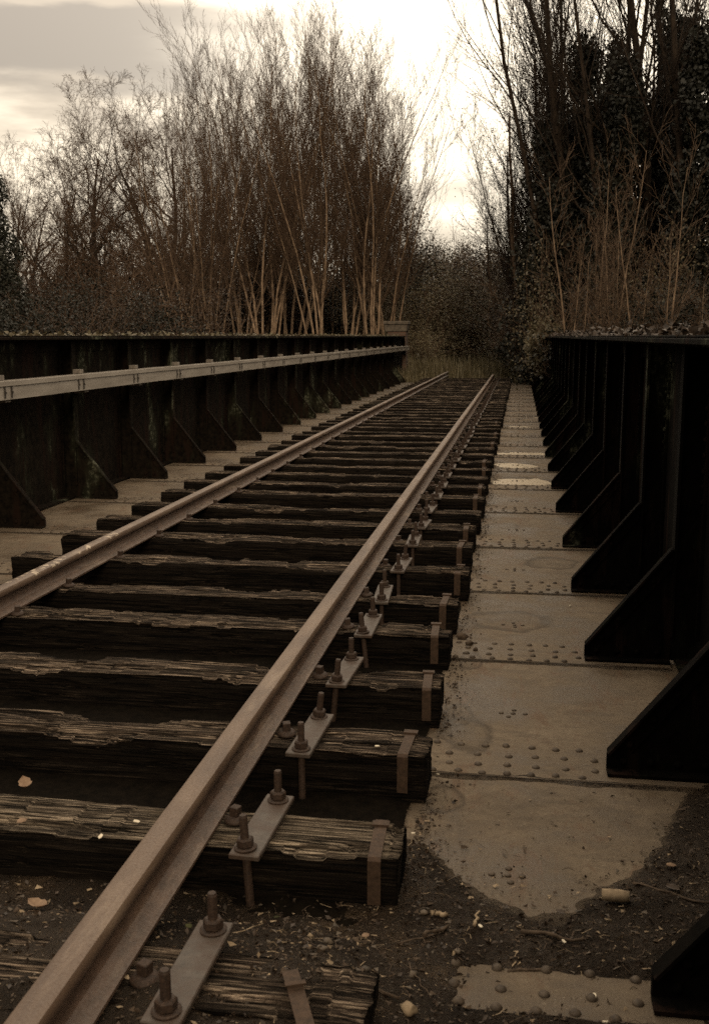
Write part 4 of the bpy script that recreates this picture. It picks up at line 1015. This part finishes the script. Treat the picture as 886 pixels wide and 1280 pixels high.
    for i, (px, D, s, v, lab) in enumerate(((714, 31, 1.0, 0, 'leftmost ivy-clad tree on the right, top bushy with ivy'), (770, 29, .96, 1, 'ivy-clad tree between the two taller ivy columns at right'), (812, 31, 1.06, 2, 'tallest ivy column at right with bare limbs above'),
                                            (858, 28, 1.0, 0, 'dark ivy-clad tree near the right edge'), (905, 30, 1.02, 1, 'ivy-clad tree cut by the right edge'), (748, 37, 1.0, 2, 'farther ivy-clad tree seen between the right-hand trunks'), (838, 37, 1.05, 1, 'rear ivy-clad tree filling the gap at far right'), (950, 27, 1.0, 2, 'ivy-clad tree just beyond the right edge'))):
        p = G3(px, D); plant('ivy_tree', ivt[v], p, i * 1.7, (s, s, s * (D * .262 + CAM_H - p.z) / 9.4), lab, 'tree', 'ivy-clad trees on the right')
    # --- thin-twigged bushy trees beside the gap on the right
    bt = [make_plant(800 + i, [((0, 0, 0), (-.10 + .1 * i, 0, 1), 8.0, .10), ((.1, 0, 0), (.12, .1, 1), 7, .08), ((0, .1, 0), (-.25, 0, 1), 6.0, .06)], CROWN, (bm_, bd, td), (M['dead_leaf'], .05, 1, .10, (2, 3), 'leaves')) for i in range(2)]
    for i, (px, D, s, lab) in enumerate(((664, 33, 1.15, 'fine-twigged bushy tree leaning into the sky gap'), (690, 35, 1.28, 'taller fine-twigged tree behind the leaning one at the gap'), (655, 42, .72, 'low twiggy tree behind the right girder end'), (648, 39, .50, 'small twiggy tree at the very end of the right girder'), (646, 37, .95, 'thin twiggy tree overhanging the end of the walkway'))):
        p = G3(px, D); plant('bushy_tree', bt[i % 2], p, i * 2.4 + 2.6, s, lab, 'tree', 'bushy trees beside the gap')
    fd = [make_plant(850 + i, stool(70 + i, 4, .16, 12.0, .07, (-.06, 0)), COPPICE, (bd, bd, td)) for i in range(2)]
    for i, (px, D, top, w, lab) in enumerate(((704, 36, -30, 1.0, 'dark fine-twigged tree among the first ivy columns'), (664, 34, 75, .8, 'dark fine-twigged tree edging the right of the sky gap'), (684, 33, 30, .9, 'second dark fine-twigged tree right of the sky gap'), (650, 40, 185, .7, 'shorter dark twiggy tree low at the right of the gap'), (738, 34, -40, .9, 'dark fine-twigged tree rising out of the frame at right'))):
        p = G3(px, D); plant('twiggy_tree', fd[i % 2], p, .5 + i * .4, (w, w, ((VY - top) / FPX * D + CAM_H - p.z) / 13.2), lab, 'tree', 'dark twiggy trees right of the gap')
    # --- pale saplings in front of the right-hand ivy
    sp = [make_plant(900 + i, [((0, 0, 0), (rng.uniform(-.07, .07), 0, 1), 6.2, .034), ((.05, .1, 0), (rng.uniform(-.08, .08), .05, 1), 5.0, .024)], SAPLING, (M['bark_sapling'], bm_)) for i in range(3)]
    SAPS = ((683, 25, 1.1, 'first'), (694, 26, .98, 'second'), (719, 24, 1.18, 'third'), (728, 24.5, 1.0, 'fourth'), (741, 25.5, 1.08, 'fifth'), (759, 24, 1.12, 'sixth'), (764, 26, .9, 'seventh'), (780, 24, .95, 'eighth'), (803, 23.5, 1.0, 'ninth'), (842, 23, 1.1, 'tenth'), (868, 24, .85, 'eleventh'), (706, 25.5, .8, 'twelfth'), (752, 24.5, .75, 'thirteenth'), (771, 25, .7, 'fourteenth'), (790, 25.5, .9, 'fifteenth'), (822, 24, .8, 'sixteenth'))
    for i, (px, D, s, w) in enumerate(SAPS):
        if px < 716: D = 37 + i % 3
        p = G3(px, D); plant('sapling', sp[i % 3], p, i * 1.1, (s, s, s * (D * .165 * (1 + .22 * math.sin(i * 1.7)) + CAM_H - p.z) / 7.6), 'slender pale sapling, %s from the left above the right girder' % ordw(1 + sorted(q[0] for q in SAPS).index(px)), 'sapling', 'pale saplings on the right', (0, .05 * math.sin(i * 2.3)))
    # --- scrub
    def bush(seed, leafm, size, per, n=9, L=2.4, sprd=.7, sp=.16):
        rg = random.Random(seed); st = []
        for k in range(n):
            a = rg.random() * 6.28; q = rg.uniform(.15, sprd); st.append(((math.cos(a) * .4 * rg.random(), math.sin(a) * .4 * rg.random(), 0), (math.cos(a) * q, math.sin(a) * q, 1), L * rg.uniform(.7, 1.2), .028))
        return make_plant(seed, st, BUSH, (bm_, tw), (leafm, size, per, sp, (1, 2), 'leaves') if leafm else None, (4, 3, 3))
    b_dark = bush(1001, M['dead_leaf'], .042, 12, 13); b_green = bush(1002, M['shrub_leaf'], .05, 20, 11); b_bare = bush(1003, None, 0, 0, 20, 2.6, .5); b_pale = bush(1004, M['pale_leaf'], .055, 12, 10); b_ever = bush(1005, M['ivy'], .055, 30, 11)
    kinds = {'dark': (b_dark, 'brown-leaved scrub bush'), 'green': (b_green, 'dull green leafy bush'), 'bare': (b_bare, 'bare twiggy bush'), 'pale': (b_pale, 'pale-leaved bush'), 'ever': (b_ever, 'dark evergreen ivy bush')}
    rows = [
        # px, distance, width scale, top in the photograph, kind, where
        (-10, 24, 1.3, 320, 'ever', 'at the left edge below the evergreen tree'), (28, 26, 1.3, 330, 'dark', 'right of the evergreen tree above the left girder'), (60, 30, 1.5, 325, 'ever', 'under the second tree from left'),
        (95, 27, 1.4, 335, 'dark', 'below the fork of the spreading trees'), (128, 31, 1.6, 310, 'bare', 'under the taller forked tree'), (158, 28, 1.4, 340, 'ever', 'left of the coppice over the girder'), (185, 32, 1.6, 300, 'bare', 'at the foot of the coppice on the left'), (212, 29, 1.4, 325, 'dark', 'left of the leaning coppice stems'),
        (246, 43, 2.0, 270, 'dark', 'behind the leftmost coppice stems'), (282, 44, 2.0, 285, 'ever', 'in the dark behind the third coppice tree'), (318, 43, 1.9, 270, 'dark', 'behind the middle of the coppice at left'), (352, 44, 2.0, 300, 'ever', 'in the dark centre of the coppice'), (388, 45, 1.8, 300, 'dark', 'behind the sixth coppice tree'), (424, 44, 1.9, 335, 'ever', 'behind the seventh coppice tree'), (458, 45, 1.8, 320, 'green', 'behind the right side of the coppice'), (488, 45, 2.0, 300, 'ever', 'behind the rightmost coppice stems'),
        (512, 40, 1.4, 320, 'green', 'beside the brick pier'), (530, 42, 1.5, 320, 'pale', 'right of the brick pier'), (526, 38.5, .8, 385, 'pale', 'low against the brick pier'), (545, 47, 1.7, 270, 'green', 'left of the end of the track'), (556, 44, 1.1, 365, 'pale', 'just left of the track end'),
        (570, 52, 1.7, 300, 'bare', 'straight beyond the left rail end'), (588, 56, 1.7, 310, 'pale', 'far beyond the track under the sky gap'), (606, 54, 1.7, 305, 'bare', 'beyond the track centre'), (624, 50, 1.7, 300, 'green', 'beyond the right rail end'), (640, 47, 1.7, 295, 'dark', 'behind the right end of the walkway'), (655, 43, 1.4, 320, 'green', 'at the right end of the walkway'), (632, 41, .9, 395, 'pale', 'low beside the right end of the track'), (600, 46, 1.0, 365, 'bare', 'among the grass beyond the track'), (580, 45, 1.0, 370, 'bare', 'in the grass left of the track end'), (618, 44, 1.0, 360, 'bare', 'in the grass right of the track end'),
        (676, 33, 1.3, 330, 'dark', 'behind the end of the right girder'), (700, 35, 1.3, 340, 'ever', 'at the foot of the first saplings'), (735, 29, 1.4, 320, 'dark', 'between the right-hand saplings'), (772, 27, 1.3, 290, 'green', 'with green top over the right girder'), (800, 27, 1.3, 330, 'ever', 'under the tallest ivy column'), (835, 26, 1.3, 310, 'dark', 'above the right girder near the edge'), (872, 25, 1.4, 330, 'ever', 'at the right edge above the girder'), (915, 24, 1.4, 320, 'ever', 'past the right edge above the girder'),
        (5, 60, 2.6, 310, 'dark', 'far behind the left-hand trees'), (60, 64, 2.6, 320, 'dark', 'far behind the second tree from left'), (110, 62, 2.6, 310, 'ever', 'far behind the forked tree'), (160, 58, 2.6, 300, 'dark', 'far behind the gap left of the coppice'), (200, 60, 2.5, 300, 'dark', 'far behind the left of the coppice'), (290, 62, 2.5, 300, 'dark', 'far behind the coppice'), (345, 60, 2.5, 310, 'ever', 'far behind the coppice centre'), (400, 62, 2.4, 320, 'dark', 'far behind the middle coppice stems'), (450, 64, 2.4, 330, 'dark', 'far behind the eighth coppice tree'), (500, 60, 2.5, 300, 'ever', 'far behind the brick pier'), (560, 66, 2.2, 290, 'ever', 'farthest left under the sky gap'), (615, 68, 2.1, 295, 'ever', 'farthest beyond the track'), (665, 62, 2.3, 290, 'dark', 'farthest beyond the right girder'),
    ]
    for i, (px, D, s, top, k, wh) in enumerate(rows):
        p = G3(px, D); pr, lab = kinds[k]; ztop = CAM_H + (VY - top) / FPX * D
        plant('bush', pr, p, i * 1.9, (s, s, (ztop - p.z) / 3.3), '%s %s' % (lab, wh), 'bush', 'scrub behind the bridge')
    # dark leafy tree at the right of the coppice
    lt = make_plant(1100, [((0, 0, 0), (.05, 0, 1), 6.5, .12), ((.1, .1, 0), (-.15, 0, 1), 5.5, .09)], CROWN, (bd, bd, td), (M['ivy'], .08, 2, .14, (2, 3), 'leaves'))
    p = G3(520, 43); plant('leafy_tree', lt, p, 3.3, 1.15, 'dark-leaved tree at the right edge of the coppice', 'tree')
    p = G3(645, 55); plant('leafy_tree', lt, p, 4.1, .8, 'dark-leaved tree closing the gap beyond the right rail', 'tree')
    # ivy over the far end of the right girder
    rs = np.random.RandomState(8); n = 9000; t = rs.random(n); a = rs.random(n) * 6.283
    rr = .42 * (.5 + .5 * rs.random(n)) * (1 + .5 * np.sin(t * 17 + a * 2))
    pos = np.stack([WEB_R - .18 + rr * np.cos(a) * .8, 25.5 + t * 8.5, 1.15 - .55 * (t - .2) + rr * np.sin(a) * (1 + .6 * t)], 1)
    e = tag(empty('ivy_plant', (0, 0, 0)), 'ivy mound spilling over the far end of the right girder', 'ivy')
    mesh_obj('leaves', leaf_mesh('leaves', pos, .10, M['shrub_leaf'], 9, .3, .9), e)
    vine = MB()
    for k in range(9): vine.tube([(WEB_R - .1 + .1 * math.sin(k), 25.8 + k * .9, .1), (WEB_R - .2, 26.2 + k * .9, .7), (WEB_R - .15, 26.7 + k * .9, 1.4)], .012, 4)
    mesh_obj('vine', vine.mesh('vine', bm_), e)
build_trees()

# ------------------------------------------------------------------ grass at the end of the track, moss on the girder tops
def build_grass():
    rs = np.random.RandomState(2); n = 20000
    x = rs.uniform(-6.5, 3.5, n); y = 31.2 + 13 * rs.random(n) ** 1.2
    inside = (np.abs(x - TRK) < 1.4) & (y < 33.2); keep = ~inside | (rs.random(n) < .4); x, y = x[keep], y[keep]; n = len(x)
    z = np.array([ground_z(a, b) for a, b in zip(x, y)]); z = np.where(y < 31.9, 0.0, z)
    h = rs.uniform(.2, .95, n) * (.6 + .4 * np.sin(x * 1.3 + y * .7) ** 2) * np.clip((y - 30.6) / 3, .35, 1); a = rs.random(n) * 6.283; w = rs.uniform(.008, .018, n); ln = rs.uniform(.05, .45, n) * h
    dx, dy = np.cos(a), np.sin(a)
    p0 = np.stack([x - dy * w, y + dx * w, z - .03], 1); p1 = np.stack([x + dy * w, y - dx * w, z - .03], 1)
    p2 = np.stack([x + dx * ln * .4 + dy * w * .7, y + dy * ln * .4 - dx * w * .7, z + h * .65], 1); p3 = np.stack([x + dx * ln * .4 - dy * w * .7, y + dy * ln * .4 + dx * w * .7, z + h * .65], 1)
    p4 = np.stack([x + dx * ln, y + dy * ln, z + h], 1)
    V = np.stack([p0, p1, p2, p3, p4], 1).reshape(-1, 3); k = np.arange(n)[:, None] * 5
    F = np.concatenate([k + np.array([[0, 1, 2]]), k + np.array([[0, 2, 3]]), k + np.array([[3, 2, 4]])])
    tag(mesh_obj('grass', np_mesh('grass', V, F, M['grass'])), 'rough dry grass and weeds where the track ends', 'grass', None, 'stuff')
    # moss and leaf litter along the girder tops
    for side, web, y0, y1, n, lab in ((1, WEB_R, 3.2, 26, 2600, 'leaf litter and moss heaped along the right girder top'), (-1, WEB_L, 6, 33, 2200, 'thin leaf litter and moss along the left girder top')):
        rs = np.random.RandomState(5 + side); y = rs.uniform(y0, y1, n); x = web + rs.normal(0, .08, n).clip(-.19, .19)
        hh = (.05 if side > 0 else .02) * (.4 + np.abs(np.sin(y * 2.1) * np.sin(y * 5.3 + 1))); z = 1.385 + hh * rs.random(n)
        tag(mesh_obj('flange_litter', leaf_mesh('flange_litter', np.stack([x, y, z], 1), .045, M['dead_leaf'] if side > 0 else M['shrub_leaf'], 3, .2, .7)), lab, 'leaf litter', None, 'stuff')
build_grass()
build_litter()
